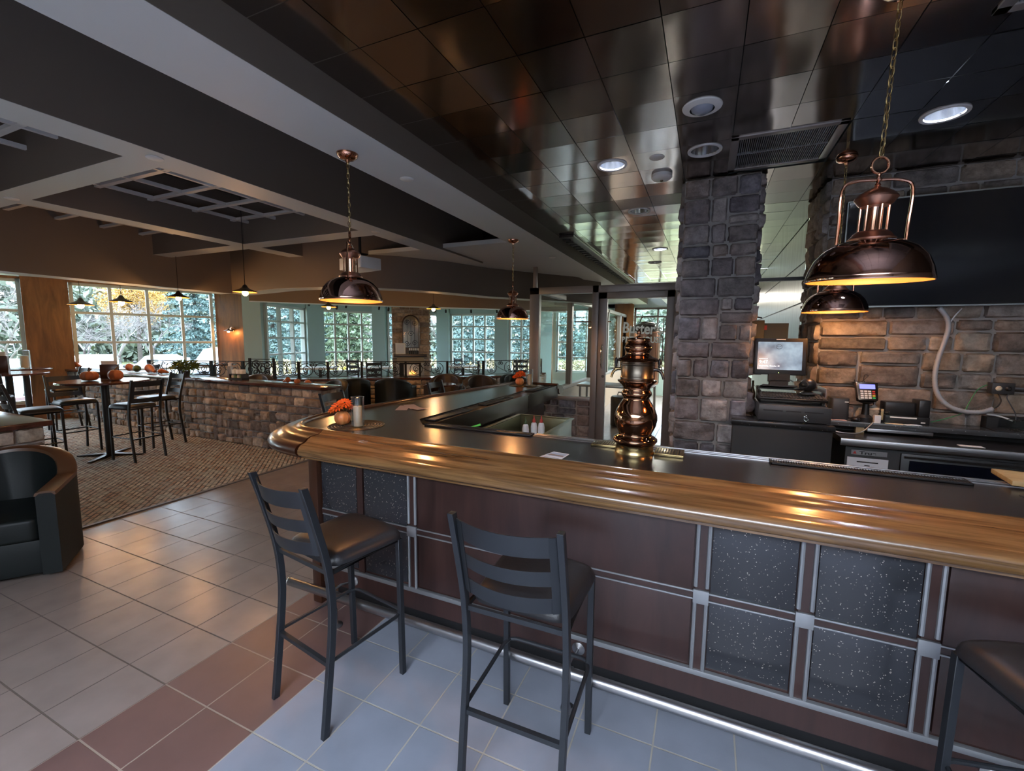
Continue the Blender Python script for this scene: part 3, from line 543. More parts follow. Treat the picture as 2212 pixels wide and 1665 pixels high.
for x in (-1.475, .031, .406, .782, 2.22):
    for s_ in (-1, 1):
        for z0, z1 in ((.272, .578), (.650, .97)):
            mb = MB(); mb.tube([(x+s_*.0225, YP-.002, z0), (x+s_*.0225, YP-.002, z1)], .0085, 8); obj('zinc_strip', mb, 'strip', bar)
    mb = MB(); mb.box(x-.031, YP-.012, .578, x+.031, YP, .638); obj('corner_plate', mb, 'strip', bar, bevel=.001)
mb = MB(); mb.tube([(-2.27, 1.775, .205), (2.5, 1.775, .205)], .0245, 16); fr = obj('foot_rail', mb, 'steel', bar)
for x in (-1.92, -.50, .98):
    mb = MB(); mb.lathe([(0, 0), (.035, 0), (.035, .006), (.012, .014), (.009, .03)], 14, (x, 1.80, 0)); mb.tube([(x, 1.80, .02), (x, 1.80, .10), (x, 1.785, .14), (x, 1.775, .19)], .008, 8)
    mb.tube([(x, 1.775, .23), (x+.005, 1.84, .235), (x+.005, 1.90, .215), (x+.005, YP, .205)], .007, 8)
    mb.lathe([(.0, .0), (.032, 0), (.032, .006), (.014, .016), (0, .02)], 14, xf=Matrix.Translation((x+.005, YP-.004, .205)) @ Matrix.Rotation(PI/2, 4, 'X'))
    mb.tube([(x-.022, 1.775, .205), (x+.022, 1.775, .205)], .028, 14); obj('bracket', mb, 'steel', fr)
mb = MB(); mb.ball((-2.27, 1.775, .205), .0255, 12, sc=(.5, 1, 1)); obj('end_cap', mb, 'chrome', fr)
# ------------------------------------------------------------------ beer tower
tw = thing('beer_tower', 'tall turned copper beer tower with two taps standing on the bar', 'beer tower', (-.345, 2.49, 1.07))
mb = MB(); mb.lathe([(0, 0), (.107, 0), (.107, .006), (.103, .012), (.101, .045), (.105, .052), (0, .055)], 48); obj('base', mb, 'brass', tw)
mb = MB(); mb.lathe([(.085, .052), (.112, .056), (.121, .068), (.121, .080), (.108, .090), (.092, .098), (.088, .110), (.096, .125), (.110, .155), (.117, .190), (.115, .215), (.104, .245), (.088, .275), (.073, .298), (.069, .310), (.074, .316), (.082, .328), (.082, .340), (.074, .350), (.071, .362), (.080, .378), (.095, .392), (.105, .402), (.105, .408), (.09, .410)], 56); obj('body', mb, 'towerc', tw, ang=60)
mb = MB(); mb.lathe([(.088, .405), (.090, .412), (.092, .418), (.092, .424), (.089, .428), (.089, .490), (.093, .494), (.093, .500), (.089, .504), (.088, .515)], 48); obj('drum', mb, 'bronze', tw)
mb = MB(); mb.lathe([(.085, .508), (.106, .512), (.111, .520), (.104, .528), (.080, .536), (.066, .546), (.060, .556), (.064, .566), (.073, .578), (.074, .590), (.066, .602), (.056, .612), (.060, .620), (.0635, .628), (.060, .636), (.040, .641), (.018, .644), (.008, .650), (.006, .656), (.011, .664), (.012, .672), (.008, .680), (.004, .686), (0, .69)], 48); obj('crown', mb, 'towerc', tw, ang=60)
for s_ in (-1, 1):
    mb = MB(); mb.tube([(s_*.085, -.01, .468), (s_*.100, -.01, .468), (s_*.118, -.01, .466)], [.010, .008, .010], 12); mb.tube([(s_*.112, -.01, .466), (s_*.128, -.012, .455), (s_*.136, -.014, .435), (s_*.140, -.014, .418)], [.009, .0085, .0075, .0065], 10); f_ = obj('tap', mb, 'brass' if s_ < 0 else 'darksteel', tw)
    mb = MB(); mb.lathe([(.004, .478), (.009, .482), (.006, .492), (.010, .505), (.008, .520), (.003, .530), (0, .532)], 12, (s_*.116, -.01, 0)); obj('tap_handle', mb, 'black', f_)
for x0, x1, y0, y1, lab in ((-.60, -.455, 2.515, 2.635, 'brass slotted drip tray on the left of the beer tower'), (-.235, -.085, 2.455, 2.60, 'brass slotted drip tray on the right of the beer tower')):
    t = thing('drip_tray', lab, 'drip tray', ((x0+x1)/2, (y0+y1)/2, 1.0705), 0, 'brass drip trays'); w_, d_ = (x1-x0)/2, (y1-y0)/2
    mb = MB(); mb.box(-w_, -d_, 0, w_, d_, .014); obj('tray', mb, 'brass', t, bevel=.002); mb = MB()
    for i in range(9):
        for j in range(3): mb.box(-w_*.86+i*w_*.19, -d_*.8+j*d_*.56, .0142, -w_*.86+i*w_*.19+.005, -d_*.8+j*d_*.56+d_*.42, .0148)
    obj('slots', mb, 'blackm', t)
# ------------------------------------------------------------------ bar stools
def make_stool():
    t = thing('bar_stool', '', 'bar stool'); hw, d = .192, .2185
    for s_ in (-1, 1):
        mb = MB(); mb.tube([(s_*hw, d, 0), (s_*hw, d-.012, .70)], .0125, 4, square=True); obj('leg', mb, 'stool', t, bevel=.0015, seg=1)
        P = smooth([(s_*hw, -d-.004, 0), (s_*hw, -d+.02, .2), (s_*hw, -d+.048, .45), (s_*hw, -d+.050, .60), (s_*hw, -d+.032, .75), (s_*hw, -d-.010, .92), (s_*hw, -d-.055, 1.08)], 4)
        mb = MB()
        for a in range(len(P)): pass
        n = len(P); vs_ = []
        for (x, y, z) in P: vs_ += [(x-.011, y-.015, z), (x+.011, y-.015, z), (x+.011, y+.015, z), (x-.011, y+.015, z)]
        fs = [(3, 2, 1, 0), tuple(range(4*n-4, 4*n))]+[(i*4+k, i*4+(k+1) % 4, i*4+4+(k+1) % 4, i*4+4+k) for i in range(n-1) for k in range(4)]
        mb.add(vs_, fs); obj('back_post', mb, 'stool', t, bevel=.0015, seg=1)
    def by(z): return -d+.032-(z-.75)*.24
    for z0, z1 in ((.775, .835), (.880, .935), (.985, 1.058)):
        def fn(u, v): s_ = 2*u-1; z = z0+(z1-z0)*v; return (s_*(hw-.008), by(z)-.055*(1-s_*s_), z)
        mb = MB(); mb.grid(fn, 12, 1); mb.grid(lambda u, v: (fn(u, v)[0], fn(u, v)[1]+.004, fn(u, v)[2]), 12, 1)
        b0 = 0; k = 13
        mb.f += [[i, i+1, 26+i+1, 26+i] for i in range(12)]+[[13+i, 13+i+1, 39+i+1, 39+i] for i in range(12)]; mb.m += [0]*24
        obj('slat', mb, 'stool', t)
    for s_ in (-1, 1):
        vs_ = []; mb = MB()
        for z in (.775, .92, 1.058): vs_ += [(s_*(hw-.01), by(z)-.003, z), (s_*(hw-.038), by(z)-.020, z), (s_*(hw-.038), by(z)-.016, z), (s_*(hw-.01), by(z)+.001, z)]
        mb.add(vs_, [(3, 2, 1, 0), (8, 9, 10, 11)]+[(i*4+k, i*4+(k+1) % 4, i*4+4+(k+1) % 4, i*4+4+k) for i in range(2) for k in range(4)]); obj('side_plate', mb, 'stool', t)
    mb = MB(); zz = .315; e = hw-.0; P = [(-e, -d+.05, zz), (-e, d-.04, zz), (-e+.012, d+.004, zz), (-e+.04, d+.016, zz), (e-.04, d+.016, zz), (e-.012, d+.004, zz), (e, d-.04, zz), (e, -d+.05, zz)]; mb.tube(P, .0085, 8); obj('foot_ring', mb, 'stool', t)
    mb = MB(); mb.tube([(-hw, -d+.034, .30), (hw, -d+.034, .30)], .009, 4, square=True); obj('rear_stretcher', mb, 'stool', t)
    mb = MB()
    mb.tube([(-hw, d-.01, .695), (-hw, -d+.045, .695), (hw, -d+.045, .695), (hw, d-.01, .695)], .009, 4, closed=True, square=True); obj('seat_frame', mb, 'stool', t)
    def top(u, v):
        S_, T_ = 2*u-1, 2*v-1; hwid = .202-.014*(1-v)+.014*v; x = S_*hwid; y = -.150+.385*v+.012*(1-S_*S_)*(v)
        k = (1-abs(S_)**5)*(1-abs(T_)**5); cx = 1-.10*(abs(S_)*abs(T_))**6
        return (x*cx, .03+(y-.03)*cx, .715+.038*k**.38+.006*(1-S_*S_)-.010*S_*S_*0)
    mb = MB(); mb.grid(top, 16, 16); mb.grid(lambda u, v: (top(u, v)[0], top(u, v)[1], .703), 16, 16); k = 17; o2 = 289
    ring = [i for i in range(k)]+[i*k+16 for i in range(1, k)]+[16*k+i for i in range(15, -1, -1)]+[i*k for i in range(15, 0, -1)]
    for i in range(len(ring)): a, b = ring[i], ring[(i+1) % len(ring)]; mb.f.append([a, b, b+o2, a+o2]); mb.m.append(0)
    obj('seat', mb, 'vinyl', t, ang=60); return t
st = make_stool(); st.scale = (1, 1, 1.03); st.location = (-1.555, 1.478, 0); st.rotation_euler.z = math.radians(-9)
st['label'] = 'charcoal bar stool nearest the rounded bar corner, turned slightly aside'; GS = 'bar stools along the front of the bar'; st['group'] = GS
dup(st, (-.575, 1.50, 0), math.radians(1.2), 'charcoal bar stool squarely facing the mahogany panels of the bar', GS)
dup(st, (1.013, 1.597, 0), math.radians(13), 'bar stool cut off by the photo edge, only its black seat and one leg showing', GS)
dup(st, (-3.42, 3.55, 0), math.radians(-78), 'bar stool behind the bar corner, only its slatted back tip showing', 'bar stools on the far side of the bar')
dup(st, (-3.12, 5.05, 0), math.radians(-84), 'bar stool behind the long bar leg near the club chairs', 'bar stools on the far side of the bar')
# ------------------------------------------------------------------ copper pendants
def make_pendant(lab, loc, zc, k=1.0, rz=0., grp='large copper dome pendants over the bar', swing=1):
    """loc = dome rim centre; zc = ceiling height"""
    t = thing('pendant_light', lab, 'pendant light', loc, rz, grp); r = .188*k
    prof = [(r, 0), (r*1.01, .004), (r*.995, .018), (r*.96, .045), (r*.88, .080), (r*.74, .112), (r*.55, .134), (r*.36, .146)]
    mb = MB(); mb.lathe([(a, b*k) for a, b in prof], 64); sh = obj('shade', mb, 'dome', t, ang=60)
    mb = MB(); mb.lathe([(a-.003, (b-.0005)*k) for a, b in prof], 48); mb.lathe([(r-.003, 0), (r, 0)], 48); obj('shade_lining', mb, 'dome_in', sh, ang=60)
    mb = MB(); mb.lathe([(.070*k, .143*k), (.072*k, .150*k), (.062*k, .158*k), (.056*k, .168*k), (.046*k, .176*k), (0, .178*k)], 32); obj('collar', mb, 'copper_satin', t); mb = MB(); mb.lathe([(0, .262*k), (.044*k, .262*k), (.052*k, .270*k), (.058*k, .280*k), (.064*k, .288*k), (.062*k, .294*k), (.050*k, .306*k), (.032*k, .318*k), (.012*k, .326*k), (.006*k, .335*k)], 32); obj('lantern_cap', mb, 'copper_satin', t)
    mb = MB(); mb.lathe([(.020*k, .170*k), (.020*k, .270*k)], 16)
    for i in range(6): a = PI/6+i*PI/3; mb.tube([(.040*k*math.cos(a), .040*k*math.sin(a), .172*k), (.040*k*math.cos(a), .040*k*math.sin(a), .270*k)], .0045*k, 8)
    obj('lantern_cage', mb, 'copper', t)
    mb = MB(); mb.lathe([(.036*k, .174*k), (.036*k, .266*k)], 24); obj('lantern_glass', mb, 'glass', t)
    mb = MB(); w_, hh = .112*k, .348*k; mb.tube(smooth([(-w_, 0, .132*k), (-w_, 0, .20*k), (-w_, 0, hh-.03*k), (-w_+.035*k, 0, hh), (0, 0, hh+.004), (w_-.035*k, 0, hh), (w_, 0, hh-.03*k), (w_, 0, .20*k), (w_, 0, .132*k)], 4), .0055*k, 8); obj('yoke', mb, 'copper', t)
    mb = MB(); mb.lathe([(.0, .326*k), (.010*k, .334*k), (.005*k, .342*k), (.011*k, .352*k), (.006*k, .362*k), (.008*k, .372*k), (0, .378*k)], 14); mb.tube([(.027*k*math.cos(a), 0, .400*k+.027*k*math.sin(a)) for a in [i*PI/10 for i in range(20)]], .0042*k, 6, closed=True); obj('ring', mb, 'copper', t)
    zt = zc-loc[2]; z = .427*k; mb = MB(); i = 0; L_ = .030*k
    while z < zt-.03:
        a = PI/2*(i % 2)+.3; P = [(math.cos(a)*.0085*k*math.cos(q)*1.0, math.sin(a)*.0085*k*math.cos(q), z+L_/2+L_*.62*math.sin(q)) for q in [j*PI/5 for j in range(10)]]; mb.tube(P, .0018*k, 5, closed=True); z += L_*.95; i += 1
    obj('chain', mb, 'brass', t)
    mb = MB(); mb.tube(smooth([(.004*math.sin(j*1.7), .004*math.cos(j*2.1), .42*k+(zt-.03-.42*k)*j/7) for j in range(8)], 3), .0022, 6); obj('cable', mb, 'brass', t)
    mb = MB(); mb.lathe([(0, zt-.052), (.010, zt-.050), (.014, zt-.036), (.040, zt-.030), (.056, zt-.018), (.062, zt-.002), (.062, zt), (0, zt)], 32); obj('canopy', mb, 'copper', t)
    mb = MB(); mb.ball((0, 0, .052*k), .030*k, 16, sc=(1, 1, 1.2)); obj('bulb', mb, 'bulb', t)
    l = bpy.data.lights.new('pendant_lamp', 'POINT'); l.energy = 3.2; l.color = (1.0, .42, .14); l.shadow_soft_size = .02; lo = bpy.data.objects.new('pendant_lamp', l); COL.objects.link(lo); lo.parent = t; lo.location = (0, 0, .012)
    return t
make_pendant('large copper dome pendant hanging from the beam above the pumpkin', (-2.0, 2.08, 1.918), 2.775, .97, math.radians(125))
make_pendant('smaller-looking copper pendant hung on the beam above the far end of the bar', (-2.005, 4.52, 1.918), 2.775, .97, math.radians(112))
p_ = make_pendant('nearest and largest copper pendant, in front of the television', (.545, 2.12, 1.93), 2.94, 1.05, .25); p_.rotation_euler.x = math.radians(3)
make_pendant('copper pendant hanging lower in view behind the largest one, before the television', (.80, 3.76, 1.905), 2.94, 1.03, .3)
# ------------------------------------------------------------------ things set on the bar
def woven_mat(lab, x, y, r, z=1.0705):
    t = thing('placemat', lab, 'placemat', (x, y, z), 0, 'round beaded placemats'); mb = MB(); mb.lathe([(0, 0), (r, 0), (r, .0015), (0, .002)], 48); obj('base', mb, MAT('placemat_weave', (.05, .035, .028), .9), t); mb = MB()
    for i in range(9): rr = r*(i+1)/9.2; mb.tube([(rr*math.cos(a), rr*math.sin(a), .0025) for a in [j*PI/24 for j in range(48)]], .0013, 5, closed=True)
    obj('beading', mb, 'brass', t)
woven_mat('round beaded placemat under the pumpkin and candle at the bar corner', -2.27, 2.375, .195); woven_mat('round beaded placemat at the far end of the bar leg', -2.24, 5.42, .19)
def pumpkin_vase(lab, x, y, k=1., z=1.073):
    t = thing('flower_arrangement', lab, 'flower arrangement', (x, y, z), .6, 'pumpkin flower arrangements on the bar'); mb = MB()
    def fn(u, v):
        a = 2*PI*u; q = PI*v; lob = 1-.09*abs(math.sin(a*5))**.7; r = .052*k*(math.sin(q)**.75+.02)*lob; return (r*math.cos(a), r*math.sin(a), .046*k-.046*k*math.cos(q)*1.0)
    mb.grid(fn, 60, 14); obj('pumpkin_pot', mb, 'pumpkin_striped', t, ang=70); rnd = random.Random(4)
    for (fx, fy, fz, s_) in ((-.022, -.03, .128, 1), (.022, -.02, .150, 1.05), (-.052, .005, .105, .9), (-.005, .03, .145, .9), (.045, .01, .12, .75)):
        mb = MB(); c = Vector((fx, fy, fz))*k; ax = Vector((fx*5, fy*5-.4, .8)).normalized(); q = ax.to_track_quat('Z', 'Y').to_matrix().to_4x4(); X = Matrix.Translation(c) @ q
        for ring, nn, rr in ((0, 13, .046), (1, 9, .032)):
            for i in range(nn):
                a = 2*PI*i/nn+ring*.3; Y = X @ Matrix.Rotation(a, 4, 'Z'); r0 = rr*k*s_
                mb.add([(0, 0, 0), (r0*.5, -r0*.2, .004+ring*.006), (r0, -r0*.10, .002+ring*.012), (r0*1.05, 0, .0+ring*.012), (r0, r0*.10, .002+ring*.012), (r0*.5, r0*.2, .004+ring*.006)], [(0, 1, 2, 3), (0, 3, 4, 5)], 0, Y)
        mb.ball((0, 0, .006), .0055*k, 8, 1, xf=X); mb.tube([X @ Vector((0, 0, 0)), Vector((fx*.3, fy*.3, .07))*k], .0018, 5, 2); obj('flower', mb, ['petal', 'dleaf', 'stem'], t)
    for i in range(16):
        a = rnd.uniform(0, 2*PI); l = rnd.uniform(.02, .034)*k; X = Matrix.Translation((.022*k*math.cos(a), .022*k*math.sin(a), rnd.uniform(.085, .125)*k)) @ Matrix.Rotation(a, 4, 'Z') @ Matrix.Rotation(-rnd.uniform(-.2, .8), 4, 'Y')
        mb = MB(); mb.add([(0, 0, 0), (l*.5, -l*.28, .003), (l, 0, 0), (l*.5, l*.28, .003)], [(0, 1, 2, 3)], 0, X); obj('leaf', mb, 'dleaf' if i % 3 else 'green', t)
    return t
pumpkin_vase('little striped pumpkin with orange daisies beside the candle glass at the bar corner', -2.365, 2.335, 1.06); pumpkin_vase('little pumpkin with orange flowers at the far end of the bar leg', -2.29, 5.42, 1.1)
def candle(lab, x, y, k=1., z=1.073, grp='pillar candles in tall glasses', hk=1.):
    t = thing('candle_holder', lab, 'candle', (x, y, z), 0, grp); r, h = .044*k, .215*k*hk; mb = MB(); mb.lathe([(0, 0), (r*.96, 0), (r, .004), (r, h), (r-.003, h), (r-.003, .012), (0, .010)], 36); obj('glass_cylinder', mb, 'cglass', t, ang=50)
    mb = MB(); mb.tube([((r-.001)*math.cos(a), (r-.001)*math.sin(a), h) for a in [i*PI/16 for i in range(32)]], .0016, 5, closed=True); obj('glass_rim', mb, 'chrome', t)
    mb = MB(); hc = h*.70; mb.lathe([(0, .012), (r*.66, .012), (r*.67, hc-.004), (r*.62, hc), (r*.3, hc-.006), (0, hc-.006)], 28); obj('candle', mb, 'wax', t); mb = MB(); mb.tube([(0, 0, hc-.008), (.001, 0, hc+.006)], .001, 5); obj('wick', mb, 'blackm', t)
candle('ivory pillar candle in a tall glass beside the pumpkin at the bar corner', -2.195, 2.31, 1.0); candle('ivory pillar candle in a tall glass at the far end of the bar', -2.165, 5.47, 1.0)
def leaflet(lab, pts, z, col, art=True):
    cx = sum(p[0] for p in pts)/4; cy_ = sum(p[1] for p in pts)/4; t = thing('leaflet', lab, 'leaflet', (cx, cy_, z)); L = [(x-cx, y-cy_) for x, y in pts]; mb = MB(); mb.prism(L, 0, .0012); obj('sheet', mb, col, t)
    if art:
        b = lambda u, v: tuple((L[0][k]*(1-u)+L[1][k]*u)*(1-v)+(L[3][k]*(1-u)+L[2][k]*u)*v for k in (0, 1))
        mb = MB(); mb.prism([b(.06, .48), b(.94, .48), b(.94, .92), b(.06, .92)], .0012, .0016, 0); mb.prism([b(.1, .55), b(.9, .52), b(.9, .66), b(.1, .70)], .0016, .0019, 1); obj('picture', mb, [MAT('sky_print', (.35, .42, .55), .6), MAT('building_print', (.25, .17, .14), .6)], t)
        mb = MB(); 
        for v in (.18, .28): mb.prism([b(.15, v), b(.85, v), b(.85, v+.035), b(.15, v+.035)], .0012, .0016)
        obj('print_lines', mb, MAT('print_ink', (.12, .13, .2), .6), t)
leaflet('small white leaflet with a building photo lying on the bar before the beer tower', [(-.80, 2.125), (-.672, 2.118), (-.660, 2.275), (-.755, 2.29)], 1.0705, 'paper')
for i, (a, x, y) in enumerate(((.5, -2.47, 3.16), (.9, -2.43, 3.24), (1.25, -2.38, 3.19))):
    c, s_ = math.cos(a), math.sin(a); P = [(x+c*p-s_*q, y+s_*p+c*q) for p, q in ((-.05, -.13), (.05, -.13), (.05, .13), (-.05, .13))]
    t = leaflet(('pale folded menu at the bottom of the loose pile on the bar leg', 'pale folded menu in the middle of the loose pile on the bar leg', 'pale menu on top of the loose pile on the bar leg')[i], P, 1.0705+i*.0022, MAT('pink_paper', (.50, .38, .36), .7), False)
# rubber bar mats
def rubber_mat(lab, x, y, w, l, rz=0, z=1.0705, holes=True):
    t = thing('rubber_bar_mat', lab, 'bar mat', (x, y, z), rz, 'black rubber bar mats'); mb = MB(); mb.box(-w/2, -l/2, 0, w/2, l/2, .004); e = .006
    mb.box(-w/2, -l/2, 0, -w/2+e, l/2, .012); mb.box(w/2-e, -l/2, 0, w/2, l/2, .012); mb.box(-w/2, -l/2, 0, w/2, -l/2+e, .012); mb.box(-w/2, l/2-e, 0, w/2, l/2, .012); obj('tray', mb, 'blackm', t, bevel=.001); mb = MB(); nn = int(l/.011)
    for i in range(1, nn): mb.box(-w/2+.012, -l/2+i*l/nn-.002, .004, w/2-.012, -l/2+i*l/nn+.002, .009)
    obj('ribs', mb, 'black', t)
rubber_mat('long black rubber mat on the inner edge of the bar beside the sink', -1.42, 2.615, .075, .82, PI/2); rubber_mat('long ribbed rubber mat on the steel ledge before the fridge', .72, 2.585, .085, .78, PI/2)
rubber_mat('black rubber mat on the steel apron nearest the inner corner', -1.935, 3.10, .10, .60, 0, 1.0585); rubber_mat('black rubber mat in the middle of the steel apron', -1.935, 3.98, .10, .62, 0, 1.0585); rubber_mat('black rubber mat at the far end of the steel apron', -1.935, 5.2, .10, .66, 0, 1.0585)
t = thing('cutting_board', 'end of a wooden cutting board over the steel ledge at the picture edge', 'cutting board', (1.46, 2.66, 1.081), -.12); mb = MB(); mb.box(-.2, -.10, 0, .3, .12, .022); obj('board', mb, WOOD('striped_board_wood', (.30, .20, .08), (.50, .38, .18), (1, 30, 1), .5, 0, 'Object'), t, bevel=.003)
mb = MB(); 
for i in range(9): mb.box(1.22+i*.028, 2.33, 1.0702, 1.235+i*.028, 2.47, 1.0712)
tag(obj('drain_mat', mb, 'black'), 'flat ribbed black drain strip on the worktop at the picture edge', 'bar mat')
# sink side behind the bar
t = thing('ice_bin', 'stainless steel ice bin behind the bar leg, lit pale green inside', 'sink', (-1.62, 3.55, 0)); mb = MB(); x0, x1, y0, y1, z0, z1 = -.18, .40, -.62, .72, .58, .885
mb.box(x0, y0, z0, x0+.02, y1, z1); mb.box(x1-.02, y0, z0, x1, y1, z1); mb.box(x0, y0, z0, x1, y0+.02, z1); mb.box(x0, y1-.02, z0, x1, y1, z1); mb.box(x0, y0, z0-.02, x1, y1, z0); mb.box(x0-.02, y0-.02, z1, x0+.02, y1+.02, z1+.012); mb.box(x1-.02, y0-.02, z1, x1+.02, y1+.02, z1+.012); mb.box(x0, y0-.02, z1, x1, y0+.02, z1+.012); mb.box(x0, y1-.02, z1, x1, y1+.02, z1+.012); obj('basin', mb, MAT('olive_lit_steel', (.17, .17, .10), .35, .7), t, bevel=.003)  # olive light on the basin is put into its steel colour
for a in (x0+.03, x1-.03):
    for b in (y0+.03, y1-.03): mb = MB(); mb.tube([(a, b, 0), (a, b, z0)], .018, 10); obj('leg', mb, 'steel', t)
for i, (x, y, c, lab) in enumerate(((-1.56, 3.85, 'gourd_green', 'white squeeze bottle with a green cap behind the bar leg'), (-1.52, 3.97, 'red', 'white squeeze bottle with a dark red cap, middle of three behind the bar'), (-1.45, 3.99, 'red', 'white squeeze bottle with a dark red cap nearest the ice bin corner'))):
    t = thing('squeeze_bottle', lab, 'bottle', (x, y, .582), 0, 'squeeze bottles in the ice bin'); mb = MB(); mb.lathe([(0, 0), (.032, 0), (.033, .25), (.026, .29), (.014, .30), (0, .30)], 18); obj('body', mb, 'white', t); mb = MB(); mb.lathe([(.016, .30), (.016, .325), (.006, .34), (.004, .37), (0, .372)], 14); obj('cap', mb, c, t)
mb = MB(); mb.tube(smooth([(-1.83, 3.02, .93), (-1.78, 3.04, .96), (-1.70, 3.05, .985), (-1.63, 3.06, 1.01)], 4), .009, 8); mb.tube([(-1.83, 3.02, .93), (-1.83, 3.0, .553)], .009, 8); tag(obj('bottle_brush_handle', mb, MAT('lime_plastic', (.15, .75, .12), .4)), 'bright lime green curved handle sticking up behind the bar', 'brush')
# ------------------------------------------------------------------ high tables and dining stools
def high_table(lab, x, y, r=.47, z=1.07, grp='round high-top tables by the window', base=True):
    t = thing('high_table', lab, 'table', (x, y, 0), .6, grp); mb = MB(); mb.lathe([(0, z-.03), (r-.006, z-.03), (r, z-.024), (r, z-.006), (r-.006, z), (0, z)], 48); obj('table_top', mb, 'laminate', t, ang=30)
    mb = MB(); mb.lathe([(.045, .03), (.045, z-.05), (.14, z-.04), (.14, z-.03)], 20); obj('column', mb, 'black', t)
    for k in range(4):
        mb = MB(); a = k*PI/2; X = Matrix.Rotation(a, 4, 'Z'); mb.add([(.03, -.04, 0), (.40, -.022, 0), (.40, .022, 0), (.03, .04, 0), (.03, -.04, .045), (.40, -.022, .022), (.40, .022, .022), (.03, .04, .045)], [(0, 3, 2, 1), (4, 5, 6, 7), (0, 1, 5, 4), (1, 2, 6, 5), (2, 3, 7, 6), (3, 0, 4, 7)], 0, X); obj('foot', mb, 'black', t, bevel=.004)
    return t
high_table('round dark high table carrying the two orange pumpkins and a menu box', -7.62, 3.22, .49); high_table('round high table further left, a dark menu box on it', -10.35, 3.15, .47); high_table('high table behind the stone divider, by the tall windows', -10.2, 6.3, .45)
GD = 'dark slat-back stools around the high tables'
for x, y, a, lab in ((-7.12, 3.33, 96, 'dark high stool right of the pumpkin table, back turned to the bar'), (-7.72, 3.93, 178, 'dark high stool tucked behind the pumpkin table by the stone divider'), (-7.70, 2.52, -6, 'dark high stool before the pumpkin table, nearest the leather armchair'), (-8.35, 3.15, -92, 'dark high stool on the window side of the pumpkin table'),
        (-9.75, 2.75, 60, 'dark high stool on the bar side of the menu box table'), (-10.4, 3.85, 175, 'dark high stool behind the menu box table by the wood pillar'), (-10.2, 2.35, 10, 'dark high stool in front of the menu box table'), (-10.5, 5.55, 0, 'dark stool between the stone divider and the window table')):
    dup(st, (x, y, 0), math.radians(a), lab, GD)
def fabric_pumpkin(lab, x, y, z, k, c='pumpkin', grp=None, squash=.8, rz=0.):
    t = thing('pumpkin', lab, 'pumpkin', (x, y, z), rz, grp or 'orange pumpkins and gourds'); mb = MB()
    def fn(u, v): a = 2*PI*u; q = PI*v; r = k*(math.sin(q)**.7+.02)*(1-.12*abs(math.sin(a*4))); return (r*math.cos(a), r*math.sin(a), k*squash*(1-math.cos(q)))
    mb.grid(fn, 48, 12); obj('skin', mb, c, t, ang=70); mb = MB(); mb.tube(smooth([(0, 0, k*squash*1.9), (.1*k, 0, k*squash*2.2), (.35*k, .1*k, k*squash*2.55)], 4), k*.1, 6); obj('stalk', mb, 'stem', t)
fabric_pumpkin('flattened orange pumpkin left on the round high table', -7.70, 3.10, 1.071, .105, squash=.62); fabric_pumpkin('round orange pumpkin right on the high table', -7.50, 3.30, 1.071, .085, squash=.85, rz=1)
def gourd(lab, x, y, z, k, rz, c='pumpkin', grp='gourds on the stone divider'):
    t = thing('gourd', lab, 'gourd', (x, y, z), rz, grp); mb = MB(); L = 3.2*k; P = []
    for i in range(15): u = i/14; P.append((L*(u-.4), .15*k*math.sin(u*5), k*(.95-.25*u)+.25*k*math.sin(u*4)))
    mb.tube(P, [k*max(.08, (math.sin(min(1, (i/14)*2.2)*PI/2)**.6)*(1-.72*max(0, (i/14-.35)/.65)**.7)) for i in range(15)], 14); obj('skin', mb, c, t, ang=70); mb = MB(); mb.tube([(L*.6, .15*k*math.sin(5), k*.6), (L*.72, 0, k*.9)], k*.1, 6); obj('stalk', mb, 'stem', t)
gourd('pale orange gourd at the window end of the divider', -12.0, 4.62, 1.002, .07, .4); gourd('orange gourd beside the green one on the divider', -9.98, 4.62, 1.002, .08, .2); gourd('dark green gourd on the stone divider', -9.72, 4.62, 1.002, .07, 2.9, 'gourd_green'); gourd('orange gourd below the leaning black sign on the divider', -9.30, 4.60, 1.002, .085, .1); gourd('small orange gourd right of the leaning sign', -8.95, 4.62, 1.002, .05, 1.2)
gourd('crooked orange gourd alone near the free end of the divider', -5.72, 4.60, 1.002, .045, 3.3); fabric_pumpkin('tiny orange pumpkin at the free end of the divider', -5.52, 4.60, 1.002, .045, squash=.8)
t = thing('leaning_sign', 'slim black table sign leaning on the divider among the gourds', 'sign', (-9.15, 4.66, 1.002), 1.2, rot=(0, .35, 1.2)); mb = MB(); mb.box(-.006, -.07, 0, .006, .07, .24); obj('frame', mb, 'black', t, bevel=.002); mb = MB(); mb.box(.0062, -.06, .02, .007, .06, .23); obj('card', mb, 'paper', t)
t = thing('potted_plant', 'bushy green plant standing on the stone divider', 'plant', (-8.22, 4.60, 1.001)); mb = MB(); mb.lathe([(0, 0), (.055, 0), (.075, .09), (.068, .09), (0, .08)], 20); obj('pot', mb, 'charcoal', t); mb = MB(); rnd = random.Random(9)
for i in range(750):
    a, b_, r = rnd.uniform(0, 2*PI), rnd.uniform(-.25, 1), rnd.uniform(.06, .185); c = Vector((math.cos(a)*r*1.05, math.sin(a)*r, .15+b_*.13*(1.15-r*3))); q = Matrix.Translation(c) @ Matrix.Rotation(a, 4, 'Z') @ Matrix.Rotation(rnd.uniform(-.9, .9), 4, 'Y') @ Matrix.Rotation(rnd.uniform(-.6, .6), 4, 'X'); l = rnd.uniform(.035, .07)
    mb.add([(0, 0, 0), (l*.5, -l*.3, .002), (l, 0, -.004), (l*.5, l*.3, .002)], [(0, 1, 2, 3)], 0, q)
obj('foliage', mb, 'green', t); mb = MB()
